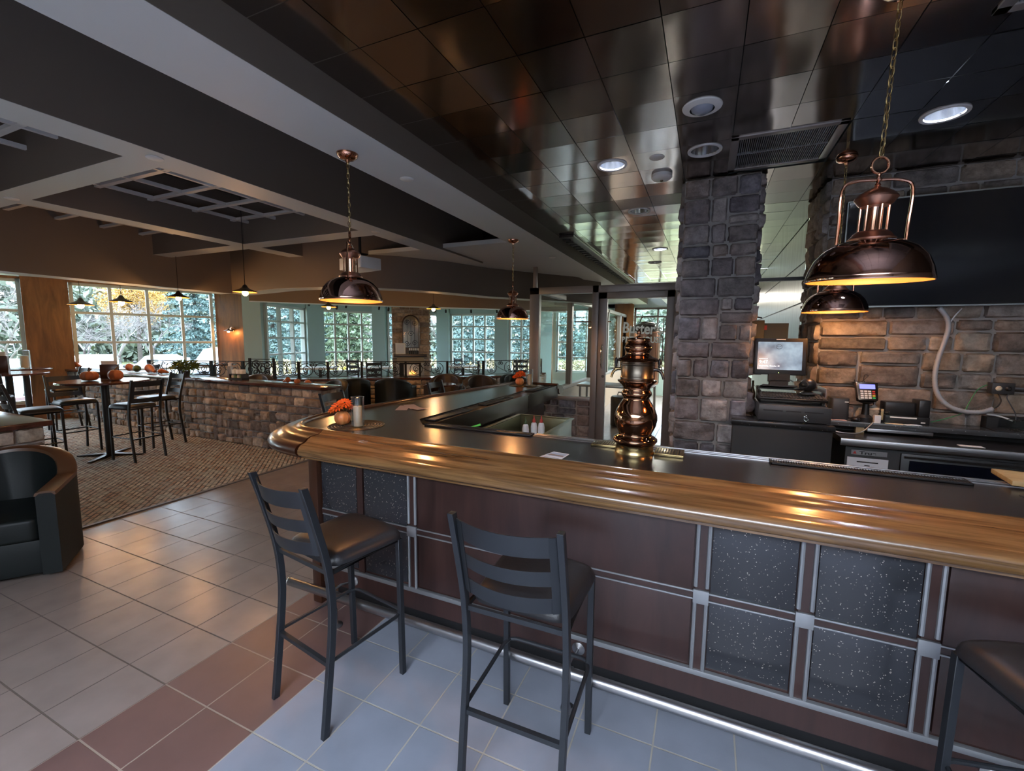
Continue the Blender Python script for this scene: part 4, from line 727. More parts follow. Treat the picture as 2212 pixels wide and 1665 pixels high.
for i in range(9): a = i*.7; mb.tube([(0, 0, .07), (.06*math.cos(a), .06*math.sin(a), .16), (.12*math.cos(a), .12*math.sin(a), .2)], .002, 4)
obj('stems', mb, 'stem', t)
t = thing('condiment_caddy', 'black caddy of jars and white cups on the divider', 'caddy', (-6.82, 4.60, 1.001), .15); mb = MB(); mb.box(-.12, -.07, 0, .12, .07, .035); mb.box(-.12, -.07, .09, .12, .07, .10); mb.box(-.12, -.07, 0, -.112, .07, .10); mb.box(.112, -.07, 0, .12, .07, .10); obj('rack', mb, 'blackm', t)
for i in range(3):
    mb = MB(); rbox(mb, -.115+i*.078, -.035, .1005, -.045+i*.078, .035, .165, .014); obj('cup', mb, 'offwhite', t)
for i in range(4): mb = MB(); mb.lathe([(0, .036), (.024, .036), (.026, .06), (.018, .088), (0, .088)], 12, (-.085+i*.056, -.03, 0)); obj('jar', mb, 'green' if i % 2 else 'wax', t)
def menu_box(lab, x, y, z, w=.13, h=.22, rz=0., c='railmahog', grp='menu boxes'):
    t = thing('menu_holder', lab, 'menu holder', (x, y, z), rz, grp); mb = MB(); mb.box(-w/2, -.035, 0, w/2, .035, h*.8); obj('box', mb, c, t, bevel=.002); mb = MB(); mb.box(-w*.42, -.02, h*.8, w*.42, -.012, h); mb.box(-w*.42, .004, h*.8, w*.42, .010, h*.96); obj('menus', mb, 'paper', t)
menu_box('dark menu box behind the pumpkins on the round high table', -7.82, 3.38, 1.071, .2, .26, .9); menu_box('dark menu box standing on the far left high table', -10.45, 3.05, 1.071, .3, .34, .9); menu_box('grey menu stand left of the condiment caddy', -7.12, 4.66, 1.001, .05, .26, .5, 'alum')
candle('ivory candle in a wide glass before the left wood pillar', -11.5, 3.72, 1.9, 1.071, hk=.8); high_table('small high table under the candle by the wood pillar', -11.5, 3.72, .36)
# ------------------------------------------------------------------ leather tub armchairs
def tub_chair(lab, x, y, rz, grp, mat='leather', H_=.80, W_=.37, D_=.36, arm=.61, cap='wood_arm', s_=1.):
    t = thing('tub_armchair', lab, 'armchair', (x, y, 0), rz, grp); n = 36; th = .10; pts = []
    for i in range(n+1):
        u = i/n; L1 = .42; tot = 2*L1+PI*.34; d = u*tot
        if d < L1: pts.append((W_, D_-d, 0.))
        elif d < L1+PI*.34: a = (d-L1)/.34; pts.append((W_*math.cos(a), D_-L1-(D_*2-L1)*math.sin(a), math.sin(a)))
        else: pts.append((-W_, D_-L1+(d-L1-PI*.34), 0.))
    hs = [arm+(H_-arm)*(p[2]**.75 if p[2] > 0 else 0)+.02*min(1, (D_-p[1])/.4) for p in pts]; vs_ = []; K = 6
    for i, p in enumerate(pts):
        a, b = pts[max(i-1, 0)], pts[min(i+1, n)]; d = Vector((b[0]-a[0], b[1]-a[1], 0)).normalized(); inn = Vector((d.y, -d.x, 0)); P = Vector((p[0], p[1], 0)); h = hs[i]
        for q, z in ((0, .03), (0, h-.02), (.02, h), (th-.02, h), (th, h-.02), (th, .03)): vs_.append(P+inn*q+Vector((0, 0, z)))
    fs = [(i*K+k, (i+1)*K+k, (i+1)*K+(k+1) % K, i*K+(k+1) % K) for i in range(n) for k in range(K)]+[tuple(range(K)), tuple(range(n*K+K-1, n*K-1, -1))]
    mb = MB(); mb.add(vs_, fs); obj('shell', mb, mat, t, ang=45); mb = MB(); vs_ = []
    for i, p in enumerate(pts):
        a, b = pts[max(i-1, 0)], pts[min(i+1, n)]; d = Vector((b[0]-a[0], b[1]-a[1], 0)).normalized(); inn = Vector((d.y, -d.x, 0)); P = Vector((p[0], p[1], 0)); h = hs[i]+.001
        for q, z in ((-.006, h-.018), (.0, h+.004), (.03, h+.014), (th-.03, h+.014), (th, h+.004), (th+.006, h-.018)): vs_.append(P+inn*q+Vector((0, 0, z)))
    mb.add(vs_, [(i*K+k, (i+1)*K+k, (i+1)*K+k+1, i*K+k+1) for i in range(n) for k in range(K-1)]+[tuple(range(K)), tuple(range(n*K+K-1, n*K-1, -1))]); obj('arm_cap', mb, cap, t, ang=45)
    mb = MB(); rbox(mb, -W_+th, -D_+th+.02, .28, W_-th, D_+.01, .44, .05); obj('seat_cushion', mb, mat, t, bevel=.025, seg=3); mb = MB(); mb.box(-W_+th, -D_+th, .04, W_-th, D_-.012, .28); obj('front_rail', mb, mat, t, bevel=.008)
    for a in (-1, 1):
        for b in (-1, 1): mb = MB(); mb.tube([(a*.26, b*.24, 0), (a*.26, b*.24, .05)], .02, 8); obj('foot', mb, 'black', t)
    return t
tub_chair('dark leather tub armchair with brown armrest at the lower left', -4.60, 1.31, math.radians(-125.6), 'leather tub armchairs', cap='wood_arm')
GT = 'leather tub armchairs in the lounge beyond the bar'
for x, y, a, lab, ml in ((-6.40, 6.55, 62, 'leftmost lounge tub chair, its dark back towards the bar', 'leather'), (-5.72, 7.05, 25, 'dark lounge tub chair with its back to the bar, right beside the leftmost one', 'leather'), (-5.12, 7.98, 200, 'brown lounge tub chair facing the bar behind the pair of dark ones', 'leatherb'), (-4.30, 8.10, 218, 'lounge tub chair with curved back right of the little round table', 'leatherb'), (-3.75, 8.75, 235, 'rightmost lounge tub chair, low dark arms near the glass partition', 'leather')):
    tub_chair(lab, x, y, math.radians(a), GT, ml, H_=.88, arm=.70, cap='leatherb' if ml == 'leatherb' else 'leather')
t = high_table('little round lounge table with single column between the tub chairs', -4.75, 7.25, .30, .80, 'lounge tables'); high_table('dark round lounge table behind the free end of the divider', -6.6, 5.75, .42, .80, 'lounge tables')
tub_chair('brown tub chair back showing over the divider right of the condiment caddy', -7.7, 5.4, math.radians(200), GT, 'leatherb', H_=.95, arm=.7, cap='leatherb'); tub_chair('dark tub chair back showing over the divider behind the crooked gourd', -5.75, 5.3, math.radians(170), GT, 'leather', H_=.95, arm=.7, cap='leather')
fabric_pumpkin('small red-orange pumpkin on the lounge table behind the divider', -6.75, 5.85, .801, .06)
# ------------------------------------------------------------------ wrought iron railing on the terrace wall
ra = thing('railing', 'black wrought iron railing with scroll circles on the low terrace wall', 'railing', (0, 0, 0))
def spiral(mb, X, cx, cz, r, turns=1.6, sgn=1, a0=0., rr=.0055):
    P = []
    for i in range(22): u = i/21; a = a0+sgn*u*turns*2*PI; q = r*(1-.82*u); P.append(X @ Vector((cx+q*math.cos(a), 0, cz+q*math.sin(a))))
    mb.tube(P, rr*1.35, 5)
zb_, zt_ = .835, 1.165; RQ = []
for i in range(len(RP)-1):
    a, b = Vector((*RP[i], 0)), Vector((*RP[i+1], 0)); k = max(1, round((b-a).length/.78))
    for j in range(k): RQ.append(a.lerp(b, j/k))
RQ.append(Vector((*RP[-1], 0)))
for i, p in enumerate(RQ):
    d = (RQ[min(i+1, len(RQ)-1)]-RQ[max(i-1, 0)]).normalized(); q = p+Vector((-d.y, d.x, 0))*.12
    mb = MB(); mb.box(-.024, -.024, .815, .024, .024, zt_+.01, xf=Matrix.Translation(q) @ Matrix.Rotation(math.atan2(d.y, d.x), 4, 'Z')); mb.box(-.035, -.035, .815, .035, .035, .822, xf=Matrix.Translation(q)); obj('post', mb, 'iron', ra)
for i in range(len(RQ)-1):
    a, b = RQ[i], RQ[i+1]; d = (b-a).normalized(); L = (b-a).length; X = Matrix.Translation(a+Vector((-d.y, d.x, 0))*.12) @ Matrix.Rotation(math.atan2(d.y, d.x), 4, 'Z'); mb = MB()
    mb.tube([X @ Vector((0, 0, zt_)), X @ Vector((L, 0, zt_))], .010, 6); mb.tube([X @ Vector((0, 0, zb_+.01)), X @ Vector((L, 0, zb_+.01))], .006, 6); c = (zb_+zt_)/2
    for cx, sg in ((L*.25, 1), (L*.75, -1)):
        mb.tube([X @ Vector((cx+.135*math.cos(q), 0, c+  .135*math.sin(q))) for q in [j*PI/12 for j in range(24)]], .0078, 5, closed=True); spiral(mb, X, cx, c, .075, 1.5, sg, .8); spiral(mb, X, cx-sg*.02, c-.07, .05, 1.3, -sg, 2.4)
    spiral(mb, X, L*.5-.04, zt_-.06, .045, 1.4, -1, PI*.5); spiral(mb, X, L*.5+.04, zt_-.06, .045, 1.4, 1, PI*.5)
    mb.tube([X @ Vector(p) for p in smooth([(L*.05, 0, zt_-.02), (L*.3, 0, c+.08), (L*.6, 0, c-.07), (L*.97, 0, zb_+.03)], 5)], .006, 5); obj('scroll_panel', mb, 'iron', ra)
# short return gate on the left
t = thing('railing', 'short wrought iron scroll gate between two posts near the right wood pillar', 'railing', (-8.75, 6.15, 0), .35)
for x in (0, .52): mb = MB(); mb.box(x-.02, -.02, 0, x+.02, .02, 1.24); obj('post', mb, 'iron', t)
X = Matrix.Identity(4); mb = MB(); mb.tube([(0, 0, 1.22), (.52, 0, 1.22)], .008, 5); mb.tube([(0, 0, .86), (.52, 0, .86)], .008, 5)
for cx, cz, r, s_ in ((.13, 1.1, .1, 1), (.38, 1.1, .1, -1), (.13, .95, .08, -1), (.38, .95, .08, 1), (.26, 1.02, .12, 1)): spiral(mb, X, cx, cz, r, 1.6, s_, 1.0, .008)
obj('scrolls', mb, 'iron', t)
# terrace tables beyond the railing
for x, y, lab in ((-7.9, 9.0, 'pale terrace table beyond the railing left of the fireplace'), (-6.2, 10.6, 'terrace table beyond the railing by the middle window'), (-9.0, 8.2, 'terrace table beyond the railing nearest the wood pillar')):
    t = thing('terrace_table', lab, 'table', (x, y, 0), .7, 'terrace tables'); mb = MB(); mb.box(-.4, -.4, .89, .4, .4, .93); obj('table_top', mb, 'soffit', t, bevel=.004); mb = MB(); mb.tube([(0, 0, .02), (0, 0, .89)], .04, 10); obj('column', mb, 'black', t); mb = MB(); mb.box(-.3, -.03, 0, .3, .03, .03); mb.box(-.03, -.3, 0, .03, .3, .03); obj('base', mb, 'black', t)
GC = 'dark dining chairs on the terrace'
def slat_chair():
    t = thing('dining_chair', 'dark slatted dining chair left of the pale terrace table', 'chair', (-8.6, 9.1, 0), 0, GC)
    for a in (-1, 1):
        for b in (-1, 1): mb = MB(); mb.tube([(a*.19, b*.19, 0), (a*.19, b*.19, 1.12 if b < 0 else .6)], .015, 4, square=True); obj('leg', mb, 'black', t)
    mb = MB(); mb.box(-.21, -.21, .60, .21, .21, .645); obj('seat', mb, 'black', t, bevel=.006)
    for z in (.75, .88, 1.02): mb = MB(); mb.box(-.19, -.2, z, .19, -.18, z+.07); obj('slat', mb, 'black', t)
    return t
sc = slat_chair()
for x, y, a, lab in ((-7.5, 8.35, 1.2, 'dark slatted dining chair between railing and pale terrace table'), (-5.6, 10.0, 2.0, 'dark slatted dining chair beside the middle terrace table'), (-6.6, 11.3, -.4, 'dark slatted dining chair behind the middle terrace table'), (-4.9, 11.6, .5, 'dark slatted dining chair near the last bay window')): dup(sc, (x, y, 0), a, lab, GC)
# ------------------------------------------------------------------ fireplace
fp = thing('fireplace', 'tall stone fireplace column with a mantel and small flame between bay windows', 'fireplace', (-7.55, 10.05, 0), math.radians(37)); mb = MB(); mb.col = []
stones(mb, (-.50, -.2, 0), (1, 0, 0), (0, -1, 0), 1.0, 2.78, 71, (.12, .2), (.2, .4), .03); stones(mb, (.50, -.2, 0), (0, 1, 0), (1, 0, 0), .6, 2.78, 72); solid(mb, -.5, -.195, 0, .495, .4, 2.78); obj('stack', mb, ['stonew', 'mortar'], fp, ang=60)
mb = MB(); mb.box(-.46, -.42, 1.18, .42, -.17, 1.25); obj('mantel', mb, 'darksteel', fp, bevel=.006); mb = MB(); mb.box(-.38, -.36, 1.02, .34, -.2, 1.18); obj('mantel_stone', mb, MAT('mantel_stone', (.30, .25, .18), .8), fp, bevel=.01)
mb = MB(); mb.box(-.40, -.34, .45, -.32, -.2, 1.02); mb.box(.26, -.34, .45, .34, -.2, 1.02); obj('surround', mb, 'mortar', fp); mb = MB(); mb.box(-.32, -.26, .50, .26, -.235, 1.02); obj('firebox', mb, 'blackm', fp); mb = MB(); mb.box(-.20, -.275, .66, .20, -.262, .97); obj('fire_screen', mb, 'offwhite', fp)
mb = MB()
for x, h in ((-.04, .06), (0, .10), (.05, .05), (.09, .04)): mb.lathe([(0, 0), (.016, .01), (.020, .04), (.008, h*.8), (0, h)], 8, (x, -.30, .70))
obj('flame', mb, MAT('flame', (1, .5, .1), .5, emit=((1, .42, .08), 1.2)), fp)  # glowing shapes added to stand in for a subtle reflection
t = thing('arched_mirror', 'arched brown-framed mirror with iron scrollwork on the fireplace', 'mirror', (-7.55, 10.05, 0), math.radians(37)); A = [(-.21, 1.42), (.21, 1.42), (.21, 2.08)]+[(.21*math.cos(a), 2.08+.22*math.sin(a)) for a in [i*PI/12 for i in range(1, 12)]]+[(-.21, 2.08)]
mb = MB(); X = Matrix.Translation((0, -.235, 0)) @ Matrix.Rotation(PI/2, 4, 'X'); mb.prism(A, 0, .02, 0, X); obj('mirror', mb, 'mirror_dark', t); mb = MB(); mb.tube([(x, -.26, z) for x, z in A], .022, 6, closed=True); obj('frame', mb, 'railmahog', t); mb = MB()
for x in (-.1, 0, .1): mb.tube([(x, -.265, 1.44), (x, -.265, 2.2)], .005, 5)
for cx, cz, s_ in ((-.1, 2.1, 1), (.1, 2.1, -1), (-.1, 1.55, -1), (.1, 1.55, 1), (0, 1.8, 1)): spiral(mb, Matrix.Translation((0, -.268, 0)), cx, cz, .08, 1.5, s_, 0, .005)
obj('scrollwork', mb, 'iron', t)
X_ = Matrix.Rotation(math.radians(37), 4, 'Z')
t = thing('framed_card', 'small white framed card leaning on the mantel', 'picture', tuple(Vector((-7.55, 10.05, 0))+X_ @ Vector((-.28, -.36, 1.251))), math.radians(37)); mb = MB(); mb.box(-.13, -.01, 0, .13, .01, .30); obj('frame', mb, 'offwhite', t); mb = MB(); mb.box(-.10, -.013, .04, .10, -.0101, .26); obj('card', mb, 'paper', t)
for i in range(5):
    t = thing('mantel_candle', 'little white candle in a dark holder, '+('leftmost', 'second from the left', 'middle one', 'second from the right', 'rightmost')[i]+' of the mantel row', 'candle', tuple(Vector((-7.55, 10.05, 0))+X_ @ Vector((-.04+i*.055, -.34, 1.251))), 0, 'row of mantel candles'); mb = MB(); mb.lathe([(0, 0), (.018, 0), (.018, .10), (0, .10)], 10); obj('holder', mb, 'blackm', t); mb = MB(); mb.lathe([(0, .10), (.019, .10), (.019, .16), (0, .16)], 10); obj('wax', mb, 'white', t)
# ------------------------------------------------------------------ small warm pendants and sconces
def small_pendant(lab, x, y, z, zc, k=1., e=6):
    t = thing('cone_pendant', lab, 'pendant light', (x, y, z), 0, 'small warm cone pendants in the dining area'); mb = MB(); mb.lathe([(.135*k, 0), (.12*k, .014*k), (.06*k, .040*k), (.035*k, .058*k), (.022*k, .085*k), (.008*k, .095*k)], 28); s_ = obj('shade', mb, 'bronze', t, ang=60)
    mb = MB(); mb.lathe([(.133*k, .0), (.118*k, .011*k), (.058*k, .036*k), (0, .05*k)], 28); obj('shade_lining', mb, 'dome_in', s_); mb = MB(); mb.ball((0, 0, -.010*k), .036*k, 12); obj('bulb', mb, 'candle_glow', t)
    mb = MB(); mb.tube([(0, 0, .09*k), (0, 0, zc-z)], .0035, 5); obj('cord', mb, 'blackm', t)
    l = bpy.data.lights.new('cone_lamp', 'POINT'); l.energy = e; l.color = (1.0, .50, .18); l.shadow_soft_size = .03; lo = bpy.data.objects.new('cone_lamp', l); COL.objects.link(lo); lo.parent = t; lo.location = (0, 0, -.085)
small_pendant('leftmost small cone pendant, beside the left wood pillar', -9.8, 3.92, 2.20, 2.8, 1.29); small_pendant('second small cone pendant, before the tall window', -8.85, 4.06, 2.235, 2.8, 1.21); small_pendant('third small cone pendant, before the right part of the tall window', -6.72, 3.74, 2.22, 3.3, 0.95); small_pendant('small cone pendant hanging before the right wood pillar', -4.78, 3.35, 2.19, 3.3, 0.90)
small_pendant('small cone pendant seen just below the big copper dome', -6.35, 6.03, 2.24, 2.8, 0.98); small_pendant('small cone pendant over the lounge near the fireplace', -4.9, 7.25, 2.26, 2.8, 1.03)
def sconce(lab, P, rz):
    t = thing('wall_sconce', lab, 'wall lamp', P, rz, 'small wall sconces with bare bulbs'); mb = MB(); mb.lathe([(0, 0), (.06, 0), (.06, .012), (.02, .03), (0, .03)], 16, xf=Matrix.Rotation(PI/2, 4, 'X')); obj('backplate', mb, 'copper', t); mb = MB(); mb.tube(smooth([(0, -.02, 0), (0, -.08, .06), (0, -.13, .04), (0, -.14, -.01)], 4), .006, 6); obj('arm', mb, 'copper', t)
    mb = MB(); mb.lathe([(.11, -.04), (.09, -.026), (.03, -.005), (.015, .012), (0, .014)], 20, (0, -.14, 0)); obj('shade', mb, 'bronze', t); mb = MB(); mb.ball((0, -.14, -.055), .028, 10); obj('bulb', mb, 'candle_glow', t)
    l = bpy.data.lights.new('sconce_lamp', 'POINT'); l.energy = 3; l.color = (1, .45, .12); l.shadow_soft_size = .03; lo = bpy.data.objects.new('sconce_lamp', l); COL.objects.link(lo); lo.parent = t; lo.location = (0, -.15, -.09)
sconce('glowing sconce on the right wood pillar beside the tall window', (-10.72, 7.13, 1.86), math.radians(20)); sconce('glowing sconce on a wood pillar seen through the glass partition', (-4.87, 13.52, 1.93), 0)
# ------------------------------------------------------------------ ceiling fittings
def downlight(lab, x, y, lit):
    t = thing('downlight', lab, 'ceiling light', (x, y, 2.94), 0, 'recessed round downlights in the metal ceiling'); mb = MB(); mb.lathe([(.086, .006), (.086, -.004), (.104, -.006), (.106, 0), (.106, .004)], 40); obj('trim_ring', mb, 'white', t)
    mb = MB(); n = 48; prof = [(.086, 0), (.080, .05), (.062, .12), (.045, .15)]; vs_ = []
    for r, z in prof:
        for i in range(n): a = 2*PI*i/n; q = r*(1+(.03 if i % 2 else 0)); vs_.append((q*math.cos(a), q*math.sin(a), z))
    mb.add(vs_, [(j*n+i, j*n+(i+1) % n, (j+1)*n+(i+1) % n, (j+1)*n+i) for j in range(3) for i in range(n)]); obj('reflector', mb, 'reflector', t); mb = MB(); mb.lathe([(0, .146), (.05, .146), (.05, .15), (0, .152)], 24); obj('lamp', mb, 'lens_lit' if lit else 'reflector', t)
    if lit:
        l = bpy.data.lights.new('downlight_lamp', 'SPOT'); l.energy = 22; l.color = (.78, .84, 1); l.spot_size = 1.9; l.spot_blend = .8; l.shadow_soft_size = .05; lo = bpy.data.objects.new('downlight_lamp', l); COL.objects.link(lo); lo.parent = t; lo.location = (0, 0, .12)
for (x, y), lab, lit in zip(DL, ('round downlight with ribbed reflector left of the square vent', 'lit downlight nearest above the bar leg', 'large-looking round downlight right of the chain pendant', 'ribbed downlight in the middle distance of the metal ceiling', 'lit downlight far along the metal ceiling', 'furthest downlight before the partition header'), (0, 1, 1, 0, 1, 0)): downlight(lab, x, y, lit)
t = thing('eyeball_light', 'round white eyeball spotlight with grey lens above the pier', 'ceiling light', (EYE[0], EYE[1], 2.94)); mb = MB(); mb.lathe([(.062, -.012), (.068, -.012), (.098, -.004), (.102, .004)], 40); obj('trim_ring', mb, 'offwhite', t); mb = MB(); mb.lathe([(0, -.032), (.030, -.03), (.050, -.018), (.062, .006), (.05, .04)], 28, (.0, 0, 0)); obj('lens', mb, MAT('grey_lens', (.30, .33, .40), .15), t)
t = thing('smoke_detector', 'white round smoke detector on the metal ceiling', 'smoke detector', (-.38, 3.62, 2.944)); mb = MB(); mb.lathe([(.075, 0), (.075, -.022), (.062, -.036), (.03, -.042), (0, -.042)], 36); obj('cover', mb, 'offwhite', t); mb = MB(); mb.ball((0, 0, -.042), .012, 10); obj('sensor', mb, 'bronze', t)
def disc(lab, x, y, z, r=.045): mb = MB(); mb.lathe([(0, -.006), (r-.004, -.006), (r, -.003), (r, .001)], 28, (x, y, z)); tag(obj('sprinkler_cover', mb, 'offwhite'), lab, 'sprinkler cover', 'flat round sprinkler covers')
for a in (('flat white disc in the metal ceiling before the smoke detector', -.38, 3.27, 2.943, .05), ('white disc on the near beam between the two pendants', -1.93, 2.55, 2.775), ('white disc on the near beam past the second pendant', -1.94, 5.65, 2.775), ('white disc where the second beam meets its first crossbeam', -3.14, 1.67, 2.775), ('white disc where the third beam meets its first crossbeam', -5.14, 1.69, 2.775), ('white disc where the second beam meets its far crossbeam', -3.16, 3.65, 2.775)): disc(*a)
def vent(lab, x0, y0, x1, y1):
    t = thing('ceiling_vent', lab, 'vent', (0, 0, 2.94), 0, 'square ceiling vents'); mb = MB(); e = .045
    mb.box(x0, y0, -.008, x1, y0+e, .02); mb.box(x0, y1-e, -.008, x1, y1, .02); mb.box(x0, y0, -.008, x0+e, y1, .02); mb.box(x1-e, y0, -.008, x1, y1, .02); obj('frame', mb, 'alum', t, bevel=.002); mb = MB(); n = 44
    for i in range(n): x = x0+e+(x1-x0-2*e)*i/n; mb.box(x, y0+e, -.002, x+.005, y1-e, .008)
    mb.box(x0+e, (y0+y1)/2-.004, -.004, x1-e, (y0+y1)/2+.004, .01); obj('slats', mb, MAT('vent_grey', (.22, .23, .24), .5), t); mb = MB(); mb.box(x0+.01, y0+.01, .02, x1-.01, y1-.01, .03); obj('backing', mb, 'blackm', t)
vent('square slatted vent in the metal ceiling in front of the pier', .07, 3.13, .67, 3.73); vent('ceiling vent cut off by the top right corner of the photo', .92, 1.82, 1.50, 2.38)
t = thing('projector', 'white ceiling projector hanging behind the first copper pendant', 'projector', (-3.72, 4.02, 2.47), math.radians(-12)); mb = MB(); rbox(mb, -.21, -.14, 0, .21, .14, .13, .02); obj('body', mb, 'white', t, bevel=.006); mb = MB(); mb.lathe([(0, 0), (.042, 0), (.042, .02), (.034, .02), (.03, .008), (0, .008)], 20, xf=Matrix.Translation((.11, -.14, .065)) @ Matrix.Rotation(PI/2, 4, 'X')); obj('lens', mb, 'black', t)
mb = MB(); mb.tube([(0, 0, .13), (0, 0, .82)], .018, 10); mb.box(-.11, -.08, .13, .11, .08, .15); mb.box(-.08, -.05, .17, .08, .05, .185); obj('mount', mb, 'blackm', t)
# spot track in the bay
def track(lab, P, Q, n):
    P, Q = Vector(P), Vector(Q); t = thing('spot_track', lab, 'track light', P, 0, 'spot tracks in the bay'); mb = MB(); mb.tube([(0, 0, 0), Q-P], .014, 4, square=True); mb.tube([(0, 0, .04), (Q-P)+Vector((0, 0, .04))], .006, 4, square=True); obj('track', mb, 'offwhite', t)
    for i in range(n): c = (Q-P)*((i+.5)/n); mb = MB(); mb.tube([c, c+Vector((0, 0, -.05))], .006, 5); mb.tube([c+Vector((0, 0, -.05)), c+Vector((.03, -.05, -.11))], .026, 8); obj('spot_head', mb, 'blackm', t)
track('spot track running across the left bay windows', (-8.9, 7.3, 2.55), (-7.9, 9.8, 2.55), 3); track('spot track over the middle of the terrace', (-8.4, 7.4, 2.46), (-6.3, 10.4, 2.5), 3); track('spot track right of the fireplace', (-6.9, 10.2, 2.5), (-4.2, 11.0, 2.5), 4)
# ------------------------------------------------------------------ back bar
t = thing('television', 'large black wall television with a thin silver edge', 'television', (.90, 4.085, 1.955)); mb = MB(); mb.box(0, 0, 0, 1.56, .05, .775); obj('housing', mb, 'black', t, bevel=.003); mb = MB(); mb.box(.012, -.002, .014, 1.548, .0, .762); obj('screen', mb, 'screen', t); mb = MB(); mb.box(0, -.004, 0, 1.56, .004, .010); mb.box(0, -.004, .766, 1.56, .004, .775); mb.box(0, -.004, 0, .006, .004, .775); obj('bezel', mb, 'bezel', t); mb = MB(); mb.box(.6, .05, .25, .9, .11, .5); obj('wall_mount', mb, 'blackm', t)
t = thing('till_cabinet', 'black cabinet under the till beside the stone pier', 'cabinet', (0, 0, 0)); mb = MB(); mb.box(.375, 3.52, .02, .80, 4.14, 1.10); mb.box(.20, 3.50, .02, .80, 3.62, 1.10); obj('body', mb, 'blackm', t, bevel=.003); mb = MB(); mb.box(.19, 3.48, 1.10, .81, 3.72, 1.135); mb.box(.37, 3.7, 1.10, .81, 4.14, 1.135); obj('top', mb, 'black_granite', t, bevel=.003)
t = thing('cash_drawer', 'black steel cash drawer with slots and a key below the monitor', 'cash drawer', (.58, 3.74, 1.1355)); mb = MB(); mb.box(-.215, -.17, 0, .20, .2, .115); obj('case', mb, 'charcoal', t, bevel=.003); mb = MB(); mb.box(-.218, -.19, .004, .215, -.17, .112); obj('front', mb, 'charcoal', t, bevel=.003); mb = MB()
for a, b in ((-.19, -.07), (-.05, .04), (.06, .17)): mb.box(a, -.1912, .072, b, -.189, .080)
obj('slots', mb, 'blackm', t); mb = MB(); mb.lathe([(0, 0), (.012, 0), (.012, .01), (.006, .016), (0, .02)], 14, xf=Matrix.Translation((.068, -.19, .045)) @ Matrix.Rotation(PI/2, 4, 'X')); mb.tube([(.068+.012*math.cos(a), -.212, .030+.012*math.sin(a)) for a in [i*PI/6 for i in range(12)]], .0015, 4, closed=True); k_ = obj('lock', mb, 'chrome', t)
mb = MB(); rbox(mb, .058, -.030, 0, .080, -.010, .003, .004, xf=Matrix.Translation((0, -.195, .0)) @ Matrix.Rotation(PI/2, 4, 'X') @ Matrix.Translation((0, 0, 0)), n=3); mb.box(.052, -.20, -.035, .064, -.197, .0); obj('key_tag', mb, 'yellow', t)
t = thing('keyboard', 'black keyboard on a riser above the cash drawer', 'keyboard', (.575, 3.68, 1.29), 0, rot=(math.radians(9), 0, 0)); mb = MB(); mb.box(-.21, -.085, 0, .205, .09, .018); obj('body', mb, 'black', t, bevel=.003); mb = MB()
for r in range(5):
    for c in range(20): mb.box(-.2+c*.0200, -.075+r*.030, .018, -.2+c*.0200+.016, -.075+r*.030+.023, .025)
obj('keys', mb, 'charcoal', t)
t = thing('till_riser', 'black shelf riser carrying monitor and keyboard', 'riser', (.575, 3.82, 1.2515)); mb = MB(); mb.box(-.20, -.12, 0, .19, .14, .012); mb.box(-.20, -.12, 0, -.19, .14, .085); mb.box(.18, -.12, 0, .19, .14, .085); mb.box(-.20, .0, .085, .19, .14, .097); obj('riser', mb, 'black', t); mb = MB(); mb.box(.20, -.16, -.08, .205, .1, .12); obj('side_plate', mb, MAT('clear_side', (.35, .28, .28), .3), t)
t = thing('monitor', 'till touch screen showing the time 9:47 on a grey-blue picture', 'monitor', (.505, 3.80, 1.357), 0, rot=(math.radians(-8), 0, 0)); mb = MB(); rbox(mb, -.172, -.02, 0, .172, .035, .272, .012, xf=Matrix.Translation((0, 0, .092))); obj('housing', mb, 'black', t, bevel=.004)
mb = MB(); mb.box(-.148, -.0225, .127, .140, -.0202, .337); scm, tt, bb = nodes('screen_picture'); tcn = tt.nodes.new('ShaderNodeTexCoord'); nn = tt.nodes.new('ShaderNodeTexNoise'); nn.inputs['Scale'].default_value = 9; nn.inputs['Detail'].default_value = 3; rr = tt.nodes.new('ShaderNodeValToRGB'); rr.color_ramp.elements[0].color = (.06, .09, .14, 1); rr.color_ramp.elements[1].color = (.34, .44, .52, 1); rr.color_ramp.elements[0].position = .35; rr.color_ramp.elements[1].position = .7
tt.links.new(tcn.outputs['Object'], nn.inputs['Vector']); tt.links.new(nn.outputs['Fac'], rr.inputs[0]); tt.links.new(rr.outputs[0], bb.inputs['Emission Color']); bb.inputs['Emission Strength'].default_value = .42; bb.inputs['Base Color'].default_value = (.02, .02, .02, 1); bb.inputs['Roughness'].default_value = .2
obj('display', mb, scm, t); XS = Matrix.Translation((-.138, -.0232, .172)) @ Matrix.Rotation(PI/2, 4, 'X')
M['screen_white'] = MAT('screen_white', (.9, .9, .9), .4, emit=((.9, .95, 1), .55)); M['screen_dark'] = MAT('screen_dark', (.02, .03, .04), .4)
text('clock_text', '9:47', .036, 'screen_white', t, XS, .0003, .95); text('date_text', 'Wednesday, October 30', .0135, 'screen_white', t, Matrix.Translation((-.138, -.0232, .150)) @ Matrix.Rotation(PI/2, 4, 'X'), .0003); mb = MB(); mb.box(-.138, -.0235, .208, -.08, -.0226, .210); obj('line', mb, 'screen_white', t)
mb = MB(); mb.tube([(-.01+.019*math.cos(a), -.0230, .300+.017*math.sin(a)) for a in [i*PI/12 for i in range(24)]], .0012, 4, closed=True); mb.tube([(-.022, -.023, .300), (-.012, -.023, .306), (-.004, -.023, .298), (.004, -.023, .306)], .0012, 4); obj('emblem', mb, 'screen_dark', t)
